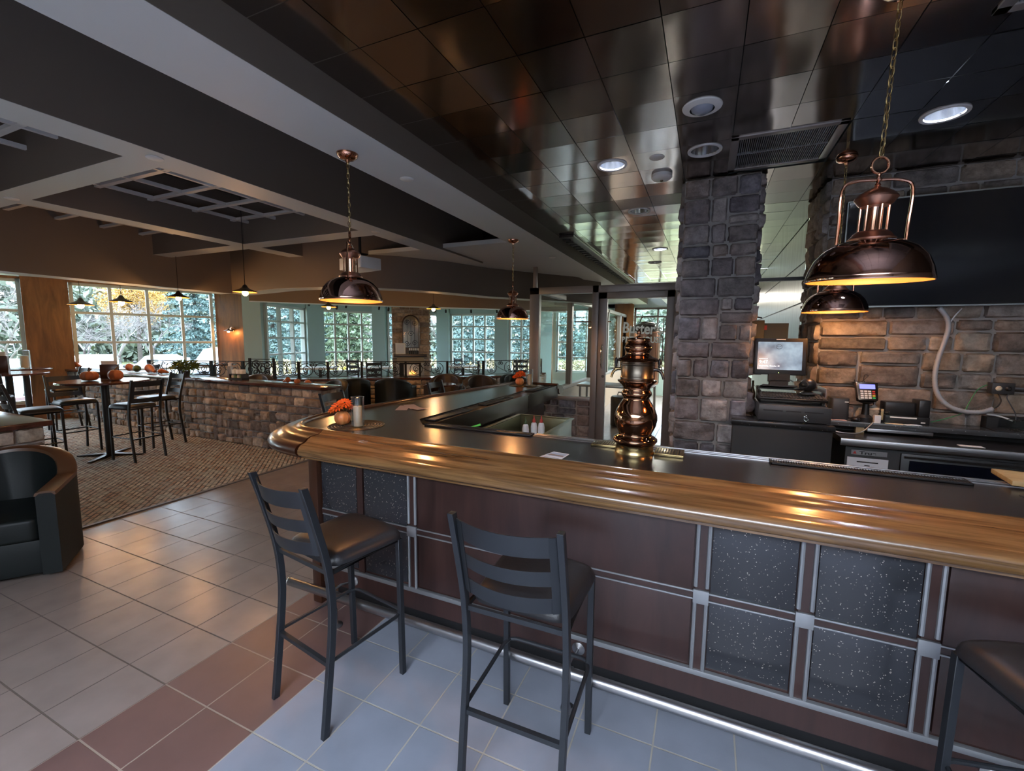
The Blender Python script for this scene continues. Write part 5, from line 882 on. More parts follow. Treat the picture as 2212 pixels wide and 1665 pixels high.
mb = MB(); mb.box(-.03, -.0245, .352, .03, -.02, .357); obj('badge', mb, 'offwhite', t); mb = MB(); mb.ball((-.005, -.021, .105), .0022, 8); obj('power_light', mb, MAT('green_led', (.2, 1, .2), .4, emit=((.3, 1, .1), 5)), t); mb = MB(); mb.box(-.07, -.02, .04, .07, .03, .10); mb.box(-.11, -.08, 0, .11, .09, .012); mb.box(-.06, -.02, .01, .06, .05, .05); obj('stand', mb, 'blackm', t)
t = thing('barcode_scanner', 'glossy black egg-shaped scanner right of the keyboard', 'scanner', (.675, 3.70, 1.335)); mb = MB(); mb.ball((0, 0, .055), .05, 20, sc=(1, 1, .95)); obj('shell', mb, 'black', t); mb = MB(); mb.lathe([(0, 0), (.032, 0), (.034, .004), (.030, .012)], 20, xf=Matrix.Translation((-.030, -.028, .052)) @ Matrix.Rotation(math.radians(65), 4, (1, -1, 0)) @ Matrix.Translation((0, 0, .0))); obj('window', mb, 'blackm', t); mb = MB(); mb.lathe([(.05, -.012), (.05, -.004), (.02, .012), (.02, .02)], 20); obj('base', mb, 'charcoal', t)
M['shelfg'] = SPECK('shelf_granite', (.05, .055, .06), (.2, .22, .23), 60, .2, .2)
t = thing('back_bar_shelf', 'dark granite upper shelf along the stone wall', 'shelf', (0, 0, 0)); mb = MB(); mb.box(.815, 3.93, 1.075, 3.6, 4.15, 1.113); obj('slab', mb, 'shelfg', t, bevel=.003); mb = MB(); mb.box(1.04, 3.95, 1.031, 1.09, 3.99, 1.075); obj('wooden_block', mb, 'kraft', t); mb = MB(); mb.box(.83, 4.05, 1.031, 3.6, 4.15, 1.075); obj('riser', mb, 'blackm', t); mb = MB(); mb.box(1.10, 3.92, 1.050, 1.47, 4.04, 1.073); obj('tray', mb, 'steel', t, bevel=.002)
t = thing('lower_back_counter', 'dark lower counter with a brushed steel front edge', 'counter', (0, 0, 0)); mb = MB(); mb.box(.895, 3.68, .99, 3.6, 4.15, 1.030); obj('slab', mb, 'counter', t); mb = MB(); mb.box(.885, 3.66, .984, 3.6, 3.68, 1.032); obj('steel_edge', mb, 'steel', t, bevel=.002)
mb = MB(); mb.box(-.06, -.03, 0, .06, .02, .002); o = tag(obj('paper_slip', mb, 'offwhite', loc=(1.60, 3.76, 1.031)), 'narrow white paper slip lying on the lower back counter', 'paper')
t = thing('bottle_fridge', 'black under-counter fridge with a name plate and white notice', 'fridge', (0, 0, 0)); mb = MB(); mb.box(.93, 3.72, .02, 3.5, 4.10, .983); obj('cabinet', mb, 'blackm', t, bevel=.004); mb = MB(); mb.box(1.235, 3.70, .1, 2.3, 3.72, .955); obj('door', mb, 'black', t, bevel=.004); mb = MB(); mb.box(1.28, 3.696, .15, 2.26, 3.70, .91); obj('door_glass', mb, 'screen', t); mb = MB(); mb.box(1.25, 3.69, .925, 2.28, 3.70, .938); obj('handle', mb, 'darksteel', t)
mb = MB(); mb.box(.965, 3.715, .915, 1.165, 3.72, .948); obj('name_plate', mb, 'strip', t); text('lettering', 'True', .030, 'black', t, Matrix.Translation((1.01, 3.7145, .921)) @ Matrix.Rotation(PI/2, 4, 'X'), .0005, 1.6, .0008); mb = MB(); mb.prism([(.972, .921), (.995, .921), (.985, .943)], 0, .001, 0, Matrix.Translation((0, 3.7148, 0)) @ Matrix.Rotation(PI/2, 4, 'X')); obj('emblem', mb, 'red', t)
mb = MB(); mb.box(.945, 3.716, .74, 1.175, 3.72, .895); obj('notice', mb, 'paper', t); mb = MB()
for i, w_ in enumerate((.12, .03, .05, .08)): mb.box(1.06-w_/2, 3.7155, .862-i*.022, 1.06+w_/2, 3.716, .868-i*.022+(0 if i else .002))
obj('notice_lines', mb, 'black', t)
def cable(lab, P, r=.004, c='black', name='cable', n=6): mb = MB(); mb.tube(smooth(P, n), r, 7); return tag(obj(name, mb, c), lab, 'cable')
t = thing('conduit', 'ribbed grey flexible conduit curving down the stone wall below the television', 'conduit', (0, 0, 0)); P = smooth([(1.49, 4.11, 1.95), (1.535, 4.10, 1.88), (1.55, 4.095, 1.80), (1.535, 4.09, 1.70), (1.512, 4.09, 1.58), (1.503, 4.085, 1.46), (1.52, 4.08, 1.35), (1.57, 4.075, 1.27), (1.64, 4.07, 1.228), (1.74, 4.07, 1.218), (1.825, 4.07, 1.248)], 12); mb = MB(); mb.tube(P, [.0145+(.0022 if i % 2 else 0) for i in range(len(P))], 10); obj('hose', mb, MAT('grey_conduit', (.40, .41, .43), .4), t)
cable('thin white cable beside the conduit under the television', [(1.62, 4.12, 1.94), (1.585, 4.11, 1.89), (1.555, 4.105, 1.83)], .004, 'white'); cable('thick white cable end lying behind the outlet box', [(1.80, 4.09, 1.21), (1.86, 4.08, 1.20), (1.93, 4.07, 1.175)], .006, 'white'); cable('black cord from the outlet box into the conduit', [(1.85, 4.10, 1.36), (1.862, 4.08, 1.31), (1.85, 4.075, 1.27), (1.825, 4.07, 1.25)], .004); cable('thin grey cord hanging from the right socket to the shelf', [(1.905, 4.09, 1.36), (1.89, 4.08, 1.33), (1.91, 4.07, 1.28), (1.935, 4.06, 1.22), (1.932, 4.05, 1.16)], .003, 'charcoal')
cable('green wire trailing from the outlet box to the shelf', [(1.80, 4.12, 1.41), (1.75, 4.115, 1.37), (1.71, 4.10, 1.28), (1.68, 4.09, 1.21), (1.6, 4.08, 1.165), (1.50, 4.06, 1.13)], .003, MAT('green_wire', (.03, .25, .08), .4)); cable('grey wire drooping below the shelf from the till', [(.84, 3.90, 1.10), (.88, 3.88, 1.05), (.96, 3.87, 1.015+.02), (1.06, 3.90, 1.045), (1.13, 3.92, 1.12)], .004, 'strip')
t = thing('outlet_box', 'dark double socket box fixed to the stone wall', 'socket', (1.87, 4.115, 1.39)); mb = MB(); mb.box(-.058, -.03, -.038, .058, .03, .038); obj('box', mb, 'charcoal', t, bevel=.003)
for s_ in (-1, 1): mb = MB(); mb.lathe([(0, 0), (.017, 0), (.017, .004), (.008, .012), (0, .012)], 14, xf=Matrix.Translation((s_*.024, -.03, 0)) @ Matrix.Rotation(PI/2, 4, 'X')); obj('plug', mb, 'wax' if s_ < 0 else 'black', t)
mb = MB(); mb.tube([(.058, 0, 0), (.6, 0, -.002)], .010, 8); obj('pipe', mb, 'steel', t)
t = thing('card_terminal', 'card payment terminal with blue display on a swivel stand', 'card terminal', (1.10, 4.00, 1.1135), .12); mb = MB(); mb.lathe([(0, 0), (.05, 0), (.05, .03), (.025, .05), (.02, .13), (.05, .145), (0, .15)], 24); obj('stand', mb, 'black', t); X = Matrix.Translation((-.0, -.02, .155)) @ Matrix.Rotation(math.radians(-22), 4, 'X'); mb = MB(); mb.add([(-.062, -.012, 0), (.062, -.012, 0), (.070, -.012, .14), (-.070, -.012, .14), (-.062, .03, 0), (.062, .03, 0), (.070, .022, .14), (-.070, .022, .14)], [(0, 1, 2, 3), (5, 4, 7, 6), (0, 4, 5, 1), (3, 2, 6, 7), (0, 3, 7, 4), (1, 5, 6, 2)], 0, X); obj('body', mb, 'bronze', t, bevel=.006)
mb = MB(); mb.box(-.048, -.0145, .088, .048, -.012, .122, xf=X); obj('display', mb, MAT('blue_display', (.05, .05, .2), .3, emit=((.12, .13, .55), 1.2)), t); mb = MB()
for r in range(4):
    for c in range(4): mb.box(-.046+c*.024, -.0155, .012+r*.017, -.046+c*.024+.018, -.012, .012+r*.017+.011, (1 if r == 0 else 2 if r == 1 else 3) if c == 3 else 0, xf=X)
obj('keypad', mb, ['offwhite', MAT('green_key', (.05, .45, .12), .4), 'yellow', 'red'], t); mb = MB(); mb.tube([X @ Vector((-.064, 0, .02)), X @ Vector((-.070, 0, .16))], .004, 6); obj('stylus', mb, 'black', t)
cable('thin black cord looping above the card terminal', [(1.03, 4.0, 1.41), (1.06, 4.02, 1.40), (1.09, 4.03, 1.43), (1.105, 4.03, 1.45), (1.085, 4.03, 1.455), (1.08, 4.03, 1.42), (1.09, 4.02, 1.39)], .0025)
t = thing('speaker', 'grey box loudspeaker on the shelf next to the till', 'speaker', (.945, 4.07, 1.1135)); mb = MB(); rbox(mb, -.062, -.06, 0, .062, .06, .16, .025); obj('housing', mb, 'charcoal', t, bevel=.004); mb = MB(); mb.box(.028, -.0615, .13, .052, -.06, .137); obj('badge', mb, 'offwhite', t)
t = thing('receipt_printer', 'black receipt printer lying against the stone wall', 'printer', (1.345, 4.06, 1.1135)); mb = MB(); mb.box(-.13, -.07, 0, .125, .07, .055); mb.box(.06, -.06, .055, .125, .07, .175); rbox(mb, -.13, -.03, .055, .06, .07, .15, .02); obj('housing', mb, 'black', t, bevel=.006); mb = MB(); mb.box(-.10, -.0725, .040, .05, -.07, .050); mb.box(.075, -.072, .012, .10, -.07, .02); obj('paper_slot', mb, 'offwhite', t)
t = thing('drinking_glass', 'short clear glass with a tan stirrer left of the printer', 'glass', (1.205, 3.975, 1.1135)); mb = MB(); mb.lathe([(0, 0), (.030, 0), (.034, .085), (.031, .085), (.028, .012), (0, .012)], 28); obj('glass', mb, 'glass', t, ang=50); mb = MB(); mb.tube([(.034*math.cos(a), .034*math.sin(a), .085) for a in [i*PI/12 for i in range(24)]], .0014, 4, closed=True); obj('rim', mb, 'chrome', t); mb = MB(); mb.box(-.02, -.004, .02, -.006, .004, .10); obj('stirrer', mb, 'kraft', t)
mb = MB(); rbox(mb, -.02, -.02, 0, .02, .02, .055, .004); tag(obj('salt_cellar', mb, 'white', loc=(1.16, 3.96, 1.1135)), 'small white cube beside the clear glass', 'container')
mb = MB(); mb.ball((0, 0, .018), .03, 14, sc=(1, 1.3, .6)); tag(obj('computer_mouse', mb, 'black', loc=(1.03, 3.95, 1.1135)), 'small black computer mouse beside the card terminal', 'mouse')
for i, (x, y, a, c, lab) in enumerate(((.93, 3.965, .1, MAT('pinkish_paper', (.40, .30, .34), .7), 'pinkish paper sheet on the shelf below the speaker'), (1.26, 3.96, -.2, 'wax', 'tan coaster on the shelf edge before the printer'), (1.36, 3.955, .3, 'paper', 'grey paper scraps right of the tan coaster'))):
    mb = MB(); mb.box(-.05, -.025, 0, .05, .025, .0015); tag(obj('paper', mb, c, loc=(x, y, 1.1136), rot=(0, 0, a)), lab, 'paper')
t = thing('glass_rack', 'black rack of upturned small glasses at the right end of the shelf', 'rack', (2.03, 4.0, 1.1135)); mb = MB(); mb.box(-.24, -.06, 0, .4, .12, .006); mb.box(-.24, .05, 0, -.18, .12, .08); mb.box(-.18, .11, 0, .4, .12, .08); obj('tray', mb, 'blackm', t)
for i in range(7):
    for j in range(2):
        g = thing('shot_glass', 'small clear glass standing upside down in the glass rack', 'glass', (1.90+i*.052, 3.965+j*.052, 1.120), 0, 'small glasses in the glass rack'); mb = MB(); mb.lathe([(.024, 0), (.019, .07), (0, .07)], 14); obj('glass', mb, 'glass', g); mb = MB(); mb.tube([(.024*math.cos(a), .024*math.sin(a), .002) for a in [q*PI/7 for q in range(14)]], .0014, 4, closed=True); mb.tube([(.019*math.cos(a), .019*math.sin(a), .069) for a in [q*PI/7 for q in range(14)]], .0014, 4, closed=True); obj('rim', mb, 'chrome', g)
# behind the monitor, by the pier
t = thing('equipment_box', 'olive grey wall box behind the monitor', 'box', (.36, 4.42, 1.40)); mb = MB(); mb.box(-.05, 0, 0, .09, .1, .48); obj('casing', mb, MAT('olive_grey', (.10, .09, .055), .6), t, bevel=.004); mb = MB(); mb.box(.1, .2, .28, .30, .4, .46); obj('junction', mb, MAT('dark_green_box', (.03, .05, .045), .5), t); mb = MB(); mb.box(.1, .19, .40, .13, .2, .44); obj('label', mb, 'red', t)
t = thing('camera_mount', 'small black spot lamp clipped to the edge of the pier', 'lamp', (.355, 4.2, 1.90)); mb = MB(); mb.tube([(0, 0, 0), (-.02, 0, .05), (-.035, 0, .10)], [.022, .02, .01], 8); obj('head', mb, 'black', t); mb = MB(); mb.ball((-.045, -.01, .075), .012, 8); obj('bulb', mb, 'lens_lit', t); mb = MB(); mb.tube([(0, 0, 0), (.05, 0, -.01)], .006, 5); obj('clip', mb, 'blackm', t)
t = thing('copper_bar', 'thin copper-coloured shelf rod behind the monitor', 'rod', (.44, 4.8, 1.86)); mb = MB(); mb.tube([(0, 0, 0), (.22, 0, 0)], .006, 6); obj('rod', mb, 'copper_satin', t)
for x in (0, .22): mb = MB(); mb.tube([(x, 0, 0), (x, .0, -.46)], .004, 5); obj('support', mb, 'blackm', t)
mb = MB(); mb.box(.32, 4.9, 2.27, .83, 4.96, 2.30); trim(mb, 'charcoal')
mb = MB(); mb.box(.33, 4.36, 0, .86, 4.86, 1.10); o = struct('wall_counter', mb, 'blackm')
for i, (x, r) in enumerate(((.33, .02), (.36, .025))):
    t = thing('bottle', ('slim dark bottle behind the till by the pier', 'dark bottle next to the monitor stand')[i], 'bottle', (x+.03, 4.4, 1.1005), 0, 'dark bottles by the till'); mb = MB(); mb.lathe([(0, 0), (r, 0), (r, .14), (.009, .19), (.009, .25), (0, .25)], 14); obj('body', mb, 'black', t)
# ------------------------------------------------------------------ brewery behind the glass
t = thing('brewing_tank', 'tall copper brewing tank with a steel dome on three legs', 'tank', (-1.30, 10.3, 0)); mb = MB(); mb.lathe([(0, .58), (.20, .60), (.33, .70), (.335, .72)], 40); obj('bottom_cone', mb, 'steel', t)
mb = MB(); mb.lathe([(.335, .72), (.338, .73), (.338, 1.86), (.335, 1.88)], 60); obj('shell', mb, 'copper_satin', t); mb = MB()
for i in range(10): a = 2*PI*i/10; mb.tube([(.340*math.cos(a), .340*math.sin(a), .73), (.340*math.cos(a), .340*math.sin(a), 1.87)], .005, 5)
mb.tube([(.341*math.cos(a), .341*math.sin(a), 1.87) for a in [i*PI/20 for i in range(40)]], .009, 6, closed=True); obj('bands', mb, 'copper', t); mb = MB(); mb.lathe([(.335, 1.88), (.30, 1.97), (.20, 2.04), (.09, 2.07), (.09, 2.10), (0, 2.11)], 40); obj('dome', mb, 'darksteel', t)
mb = MB(); mb.lathe([(0, 0), (.11, 0), (.12, .02), (.11, .05), (.03, .07), (0, .07)], 24, (.12, -.1, 2.02)); mb.tube([(.24, -.1, 2.05), (.30, -.1, 2.07)], .02, 8); obj('manway', mb, 'steel', t)
mb = MB(); mb.tube(smooth([(-.12, 0, 2.08), (-.05, -.05, 2.2), (.2, -.05, 2.22), (.42, -.05, 2.20), (.45, -.05, 2.1), (.45, -.05, 1.2)], 5), .012, 8); mb.tube([(.40, -.05, 2.18), (.40, -.05, 1.0)], .010, 8); obj('pipework', mb, 'darksteel', t)
for a in (.5, 2.6, 4.7): mb = MB(); mb.tube([(.28*math.cos(a), .28*math.sin(a), .72), (.30*math.cos(a), .30*math.sin(a), .02)], .03, 10); mb.lathe([(0, 0), (.05, 0), (.05, .015), (0, .03)], 12, (.30*math.cos(a), .30*math.sin(a), 0)); obj('leg', mb, 'steel', t)
t = thing('pump_cart', 'small steel pump with hoses on the floor behind the glass door', 'pump', (-1.05, 7.5, 0)); mb = MB(); mb.box(-.2, -.2, .08, .2, .2, .12); mb.lathe([(0, .12), (.1, .12), (.1, .34), (0, .36)], 18, (-.05, 0, 0)); mb.box(.05, -.08, .12, .18, .08, .26); obj('pump', mb, 'steel', t); mb = MB(); mb.tube(smooth([(.1, 0, .26), (.2, -.1, .4), (.1, -.2, .5), (-.1, -.1, .62)], 5), .018, 8); obj('hose', mb, 'white', t); 
for a in (-.17, .17):
    for b in (-.17, .17): mb = MB(); mb.ball((a, b, .04), .04, 10); obj('wheel', mb, 'black', t)
t = thing('work_table', 'steel work table behind the glass door', 'table', (-1.75, 7.9, 0)); mb = MB(); mb.box(-.35, -.3, .86, .55, .3, .90); obj('table_top', mb, 'steel', t, bevel=.003)
for a in (-.3, .5):
    for b in (-.25, .25): mb = MB(); mb.tube([(a, b, 0), (a, b, .86)], .02, 8); obj('leg', mb, 'steel', t)
t = thing('steel_bin', 'round steel kettle on the floor between work table and tank', 'kettle', (-1.5, 8.75, 0)); mb = MB(); mb.lathe([(0, 0), (.2, 0), (.21, .55), (.19, .58), (0, .60)], 28); obj('kettle', mb, 'darksteel', t); mb = MB(); mb.tube([(-.08, 0, .6), (-.06, 0, .66), (.06, 0, .66), (.08, 0, .6)], .012, 8); obj('lid_handle', mb, 'chrome', t)
mb = MB(); mb.tube([(-2.28, 8.0, 2.02), (-1.6, 8.0, 2.02)], .012, 8); tag(obj('copper_pipe', mb, 'copper'), 'thin horizontal copper pipe seen through the left glass pane', 'pipe')
# ------------------------------------------------------------------ outdoors
mb = MB(); mb.box(-90, -60, -1.1, 60, 110, -1.0); struct('ground', mb, 'grass')
mb = MB(); mb.prism([(-60, -8), (-34, 38), (-22, 31), (-44, -14)], -1.0, -.97); struct('road', mb, 'paver')
def bank(P, z0, z1, mat, name, lab=None):
    mb = MB(); mb.prism(P, z0, z1); return struct(name, mb, mat)
bank([(-13.6, -6), (-12.6, 3.5), (-11.6, 7.2), (-11.2, 9.6), (-9.6, 12.8), (-7.2, 14.2), (-3, 14.5), (3, 14.6), (3, 19), (-6, 18.6), (-11.5, 16.6), (-14.6, 12.5), (-15.6, 7), (-16.6, -6)], -1.0, -.02, 'grass', 'terrain')
WB = [(-16.7, -6), (-15.7, 7), (-14.7, 12.6), (-11.6, 16.8), (-6, 18.8), (-2.6, 19.1)]
mb = MB(); mb.sweep([(0, -1), (0, .10), (.28, .10), (.28, -1)], WB[::-1]); t = tag(obj('retaining_wall', mb, 'block'), 'low reddish block retaining wall outside the windows', 'wall')
def ground_z(x, y): return -1.0
def tri_cloud(name, mat, parent, fn, n, s, seed):
    r = np.random.default_rng(seed); c = fn(r, n); d = r.normal(size=(n, 3)); d /= np.linalg.norm(d, axis=1, keepdims=True); e = r.normal(size=(n, 3)); e -= d*(d*e).sum(1, keepdims=True); e /= np.linalg.norm(e, axis=1, keepdims=True)
    sz = s*r.uniform(.6, 1.4, (n, 1)); P = np.stack([c-d*sz, c+e*sz*.45, c+d*sz, c-e*sz*.45], 1).reshape(-1, 3); me = bpy.data.meshes.new(name); me.from_pydata(P.tolist(), [], np.arange(4*n).reshape(-1, 4).tolist()); me.materials.append(M[mat]); o = bpy.data.objects.new(name, me); COL.objects.link(o); o.parent = parent; return o
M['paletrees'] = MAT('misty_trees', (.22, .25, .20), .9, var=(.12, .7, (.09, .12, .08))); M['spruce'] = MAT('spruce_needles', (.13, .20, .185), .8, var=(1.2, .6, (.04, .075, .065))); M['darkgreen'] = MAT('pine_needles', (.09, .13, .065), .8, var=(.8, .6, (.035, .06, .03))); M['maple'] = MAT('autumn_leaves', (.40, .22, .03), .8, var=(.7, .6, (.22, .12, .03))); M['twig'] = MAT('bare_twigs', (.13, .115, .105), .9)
def conifer(x, y, h, r, lab, mat='spruce', seed=0, n=14000):
    t = thing('conifer_tree', lab, 'tree', (x, y, -1.0), 0, 'evergreen trees outside'); mb = MB(); mb.tube([(0, 0, 0), (0, 0, h*.95)], [.18, .02], 8); obj('trunk', mb, 'bark', t)
    def fn(g, n):
        tiers = 15; k = g.integers(0, tiers, n); zb = .13+.85*(k/tiers); v = g.uniform(0, 1, n)**.6; a = g.uniform(0, 2*PI, n); lobes = .72+.28*np.cos(a*(5+k % 3)+k*1.7); rr = r*(1-zb*.96)*v*lobes; z = h*zb-rr*.32+g.normal(0, .05, n)
        return np.stack([rr*np.cos(a), rr*np.sin(a), z], 1)
    tri_cloud('needles', mat, t, fn, n, .07*r**.4, seed)
def broad(x, y, h, r, lab, mat='maple', seed=0, n=12000):
    t = thing('broadleaf_tree', lab, 'tree', (x, y, -1.0), 0, 'leafy trees outside'); mb = MB(); mb.tube([(0, 0, 0), (.1, 0, h*.35), (0, .1, h*.7)], [.2, .15, .06], 8)
    rnd = random.Random(seed)
    for i in range(8): a = i*.8; mb.tube([(0, 0, h*(.25+.05*i)), (math.cos(a)*r*.5, math.sin(a)*r*.5, h*(.45+.05*i))], [.07, .02], 5)
    obj('trunk', mb, 'bark', t)
    def fn(g, n):
        m_ = 26; C = g.normal(size=(m_, 3)); C /= np.linalg.norm(C, axis=1, keepdims=True); C *= np.array([r*.72, r*.72, h*.28])*g.uniform(.4, 1, (m_, 1)); k = g.integers(0, m_, n); p = g.normal(size=(n, 3)); p /= np.linalg.norm(p, axis=1, keepdims=True); return C[k]+p*r*.30*g.uniform(.6, 1, (n, 1))+np.array([0, 0, h*.64])
    tri_cloud('crown', mat, t, fn, n, .085, seed)
def bare(x, y, h, r, lab, seed=0, mat='twig', trunk='bark', lean=0):
    t = thing('bare_tree', lab, 'tree', (x, y, -1.0), 0, 'bare trees outside'); rnd = random.Random(seed); tr = MB(); br = MB()
    def grow(mb, p, d, l, rr, dep):
        q = p+d*l; mb.tube([p, p.lerp(q, .5)+Vector((rnd.uniform(-1, 1), rnd.uniform(-1, 1), 0))*l*.06, q], [rr, rr*.8, rr*.6], 3 if dep > 1 else 6)
        if dep >= 6: return
        for i in range(3 if dep < 4 else 4):
            a = rnd.uniform(0, 2*PI); tilt = rnd.uniform(.35, .95); u = d.orthogonal().normalized(); w = d.cross(u); nd = (d*math.cos(tilt)+(u*math.cos(a)+w*math.sin(a))*math.sin(tilt)); nd.z = nd.z*.8+.12; grow(br, q if i < 2 else p.lerp(q, .6), nd.normalized(), l*rnd.uniform(.62, .8), rr*.58, dep+1)
    grow(tr, Vector((0, 0, 0)), Vector((lean, 0, 1)).normalized(), h*.26, .10, 0); obj('trunk', tr, trunk, t); obj('branches', br, mat, t)
# placement by compass bearing from the room: (distance, ratio x/y)
def at(ratio, depth):
    y = depth/(.909-.403*ratio); return ratio*y, y
F_ = 944.275
def RX(u): d = CX*(u-1106)+CY*0+CZ*-F_*-1 if False else None; v = 735; q = Vector((CX*(u-1106)))-CY*(v-832.5)-CZ*F_; return q.x/q.y
rnd = random.Random(2)
for i, (b_, dep, h, r, k, lab) in enumerate((
    (RX(-60), 42, 11, 4.2, 'c', 'dark evergreen beyond the parking lot at the far left'), (RX(165), 46, 12, 4, 'c', 'tall green pine beside the left wood pillar'), (RX(215), 50, 11, 4.4, 'c', 'green pine behind the small left pendants'), (RX(300), 40, 9.5, 3.6, 'm', 'orange autumn maple in the middle of the tall window'), (RX(352), 52, 10, 3.0, 'm', 'yellow maple right of the first one'), (RX(425), 33, 10.5, 3.8, 's', 'blue-green spruce at the right end of the tall window'),
    (RX(590), 30, 11, 3.8, 's', 'blue spruce in the first bay window'), (RX(640), 34, 12, 4.0, 's', 'second blue spruce in the first bay window'), (RX(700), 40, 10, 4.0, 's', 'blue spruce behind the second bay window'), (RX(752), 27, 7.6, 3.6, 'd', 'dark round evergreen in the second bay window'), (RX(850), 44, 10, 4, 's', 'distant evergreen left of the fireplace'), (RX(1000), 26, 8.6, 2.9, 's', 'blue spruce in the bay window right of the fireplace'), (RX(1040), 30, 9.5, 3.2, 's', 'second blue spruce right of the fireplace'),
    (RX(1130), 36, 10, 3.6, 's', 'blue spruce in the last bay window'), (RX(1240), 30, 10, 3.4, 's', 'blue spruce seen through the glass partition'), (RX(1290), 36, 11, 3.6, 's', 'far spruce behind the glass door'), (RX(520), 48, 12, 4.5, 'd', 'dark pine hidden mostly by the wood pillar'))):
    x, y = at(b_, dep)
    if k == 'm': broad(x, y, h, r, lab, 'maple', i)
    else: conifer(x, y, h, r, lab, 'spruce' if k == 's' else 'darkgreen', i)
for i, (u, dep, h, lab) in enumerate(((255, 24, 6.0, 'low bare spreading tree in the middle of the tall window'), (330, 30, 7.0, 'bare tree behind the second parked car'), (10, 22, 7.5, 'pale tangled bare tree at the left picture edge'), (850, 36, 9, 'thin bare tree left of the fireplace'), (945, 34, 9, 'thin bare tree right of the fireplace'), (180, 28, 6.5, 'bare tree behind the nearest parked car'))):
    x, y = at(RX(u), dep); bare(x, y, h, 3, lab, 11+i)
x, y = at(RX(48), 19); t = thing('birch_tree', 'leaning white birch trunk in the leftmost window', 'tree', (x, y, -1.0)); mb = MB(); mb.tube(smooth([(0, 0, 0), (-.5, -.5, 1.6), (-1.3, -1.1, 3.2), (-2.2, -1.6, 5)], 5), [.15]*15+[.1], 8); obj('trunk', mb, 'birch', t); mb = MB(); mb.tube([(-1.1, -.9, 2.8), (-.9, -.8, 3.6), (.3, -.2, 3.9)], [.05, .03, .01], 5); mb.tube([(-1.5, -1.2, 3.6), (-.6, -1.2, 4.4)], [.04, .01], 5); obj('branches', mb, 'twig', t)
# a wood edge behind everything
mb = MB()
def fnw(g, n):
    u = g.uniform(0, 1, n); a = -1.75+u*2.35; R = 62+g.normal(0, 3, n); z = g.uniform(0, 1, n)**.8*(9+3*np.sin(a*23)+2*np.sin(a*57)); return np.stack([R*np.sin(a), R*np.cos(a), z], 1)
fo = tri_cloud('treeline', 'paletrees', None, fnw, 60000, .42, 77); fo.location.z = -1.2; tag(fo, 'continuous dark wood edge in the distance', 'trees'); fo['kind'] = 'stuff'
def fng(g, n): u = g.uniform(0, 1, n); a = -.95+u*1.25; R = 27+g.normal(0, 1.6, n); return np.stack([R*np.sin(a), R*np.cos(a), -1+g.uniform(0, 1.35, n)], 1)
fo = tri_cloud('dry_grass', 'tallgrass', None, fng, 16000, .14, 5); tag(fo, 'tall dry tan grass beyond the retaining wall', 'grass'); fo['kind'] = 'stuff'
def shrub(lab, u, dep, mat, s, z=-.02):
    x, y = at(RX(u), dep); t = thing('shrub', lab, 'shrub', (x, y, z), 0, 'low shrubs outside the windows'); tri_cloud('foliage', mat, t, lambda g, n: np.clip(g.normal(size=(n, 3)), -1.9, 1.9)*np.array([s, s, s*.45])*.32+np.array([0, 0, s*.5]), 700, .07, int(u)); mb = MB(); mb.tube([(0, 0, 0), (0, 0, s*.5)], .02, 5); obj('stem', mb, 'stem', t)
M['yellowbush'] = MAT('yellow_shrub_leaves', (.42, .36, .08), .8); M['redbush'] = MAT('reddish_shrub_leaves', (.34, .14, .13), .8)
for a in (('yellow-green shrub below the second parked car', 350, 12.6, 'yellowbush', .7), ('reddish low shrub behind the dividing wall gourds', 430, 12.0, 'redbush', .7), ('golden shrub in the second bay window', 725, 15.4, 'yellowbush', .8), ('green shrub left of the fireplace', 850, 15.4, 'green', .9), ('yellow shrub right of the fireplace', 943, 15.6, 'yellowbush', .8), ('low reddish shrub in the first bay window', 600, 12.6, 'redbush', .7)): shrub(*a)
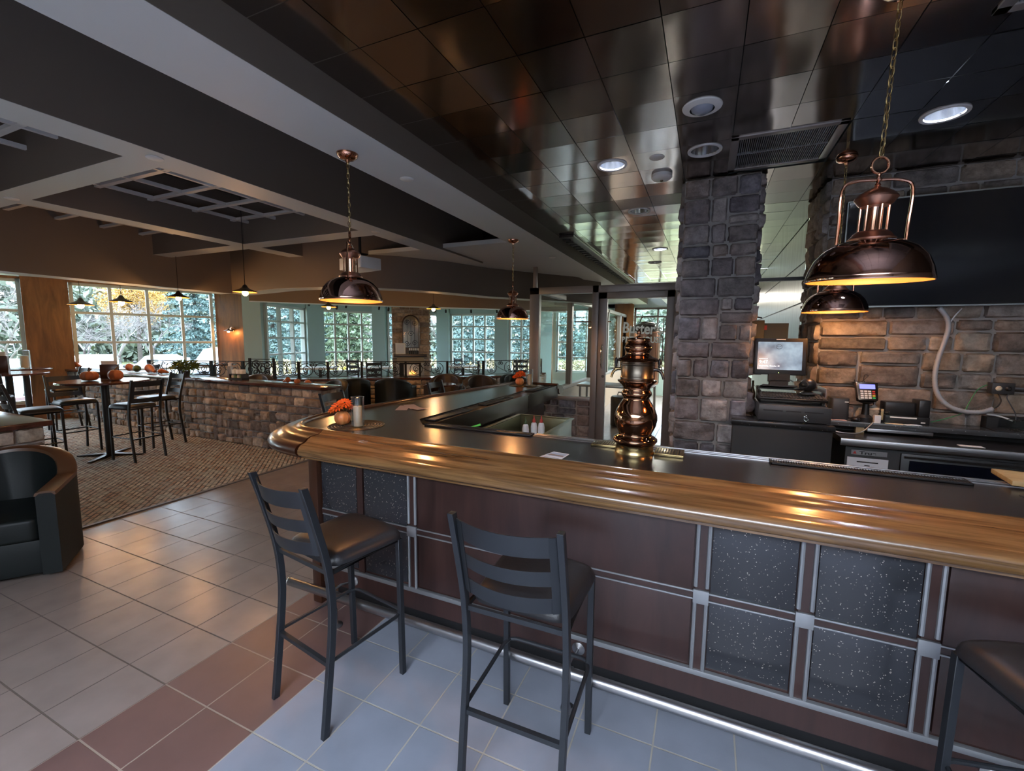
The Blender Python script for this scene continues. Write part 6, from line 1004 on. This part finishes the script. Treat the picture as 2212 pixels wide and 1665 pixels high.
def car(lab, u, dep, rz, col, L=4.6, Wd=1.85, Hc=1.7, suv=True):
    x, y = at(RX(u), dep); t = thing('parked_car', lab, 'car', (x, y, -.97), rz, 'cars parked outside'); pm = MAT('car_paint', col, .25, .2, coat=.6)
    n = 12; sec = [(-L/2, .35, .75, .95), (-L/2+.25, .30, .95, 1.0), (-L*.22, .28, 1.02, 1.0), (-L*.12, .28, Hc*.92, .84), (0, .28, Hc, .80), (L*.25, .28, Hc*.99, .80), (L*.40, .28, Hc*.9, .82), (L*.47, .30, 1.0, .98), (L/2, .4, .75, .92)] if suv else [(-L/2, .35, .65, .92), (-L/2+.3, .28, .82, 1.0), (-L*.2, .26, .92, 1.0), (-L*.05, .26, Hc*.95, .80), (L*.12, .26, Hc, .76), (L*.28, .26, Hc*.9, .80), (L*.42, .28, .98, .96), (L/2, .4, .7, .9)]
    mb = MB(); vs_ = []
    for (p, z0, z1, wt) in sec:
        w0 = Wd/2; zm = min(z1, .95)
        vs_ += [(p, -w0*.95, z0), (p, -w0, (z0+zm)/2), (p, -w0*.97, zm), (p, -w0*wt, z1-.04 if z1 > 1 else z1), (p, -w0*wt*.85, z1), (p, w0*wt*.85, z1), (p, w0*wt, z1-.04 if z1 > 1 else z1), (p, w0*.97, zm), (p, w0, (z0+zm)/2), (p, w0*.95, z0)]
    K = 10; mb.add(vs_, [(i*K+k, i*K+(k+1) % K, (i+1)*K+(k+1) % K, (i+1)*K+k) for i in range(len(sec)-1) for k in range(K)]+[tuple(range(K)), tuple(range(len(vs_)-1, len(vs_)-K-1, -1))]); obj('body', mb, pm, t, ang=30)
    gm = MAT('car_glass', (.30, .38, .40), .05, coat=1.); w0 = Wd/2; s3, s4 = sec[2], sec[3]; mb = MB(); mb.add([(s3[0]-.02, -w0*.80, s3[2]+.02), (s4[0]-.02, -w0*.70, s4[2]-.05), (s4[0]-.02, w0*.70, s4[2]-.05), (s3[0]-.02, w0*.80, s3[2]+.02)], [(0, 1, 2, 3)]); obj('windscreen', mb, gm, t)
    for s_ in (-1, 1):
        mb = MB(); mb.box(s4[0]+.05, s_*w0*.86, 1.02, L*.36, s_*w0*.93, Hc*.88); obj('side_window', mb, gm, t); mb = MB(); mb.ball((s3[0]+.1, s_*(w0+.10), 1.02), .11, 8, sc=(.7, 1, .8)); obj('wing_mirror', mb, 'black', t)
        for p in (-L*.31, L*.31): mb = MB(); mb.lathe([(0, -.11), (.2, -.11), (.34, -.10), (.35, 0), (.34, .10), (.2, .11), (0, .11)], 20, xf=Matrix.Translation((p, s_*(w0-.12), .35)) @ Matrix.Rotation(PI/2, 4, 'X')); obj('wheel', mb, 'blackm', t)
        mb = MB(); mb.box(-L/2-.02, s_*w0*.55, .66, -L/2+.1, s_*w0*.86, .80); obj('headlight', mb, 'chrome', t)
    mb = MB(); mb.box(-L/2-.01, -w0*.45, .45, -L/2+.05, w0*.45, .68); obj('grille', mb, 'black', t)
car('white pickup-like car nearest the tall window, facing the building', 205, 21.5, -.45, (.62, .66, .66)); car('second pale hatchback parked further right, seen past the bare tree', 345, 27, -.1, (.60, .64, .66), Hc=1.5, suv=False); car('light car behind the leftmost window and birch', 8, 17, -.6, (.50, .56, .58)); car('white van at the right end of the tall window', 470, 30, .5, (.75, .76, .76), Hc=1.9); car('grey-blue pickup beyond the brewery window', 1318, 34, .6, (.20, .32, .45), Hc=1.6)
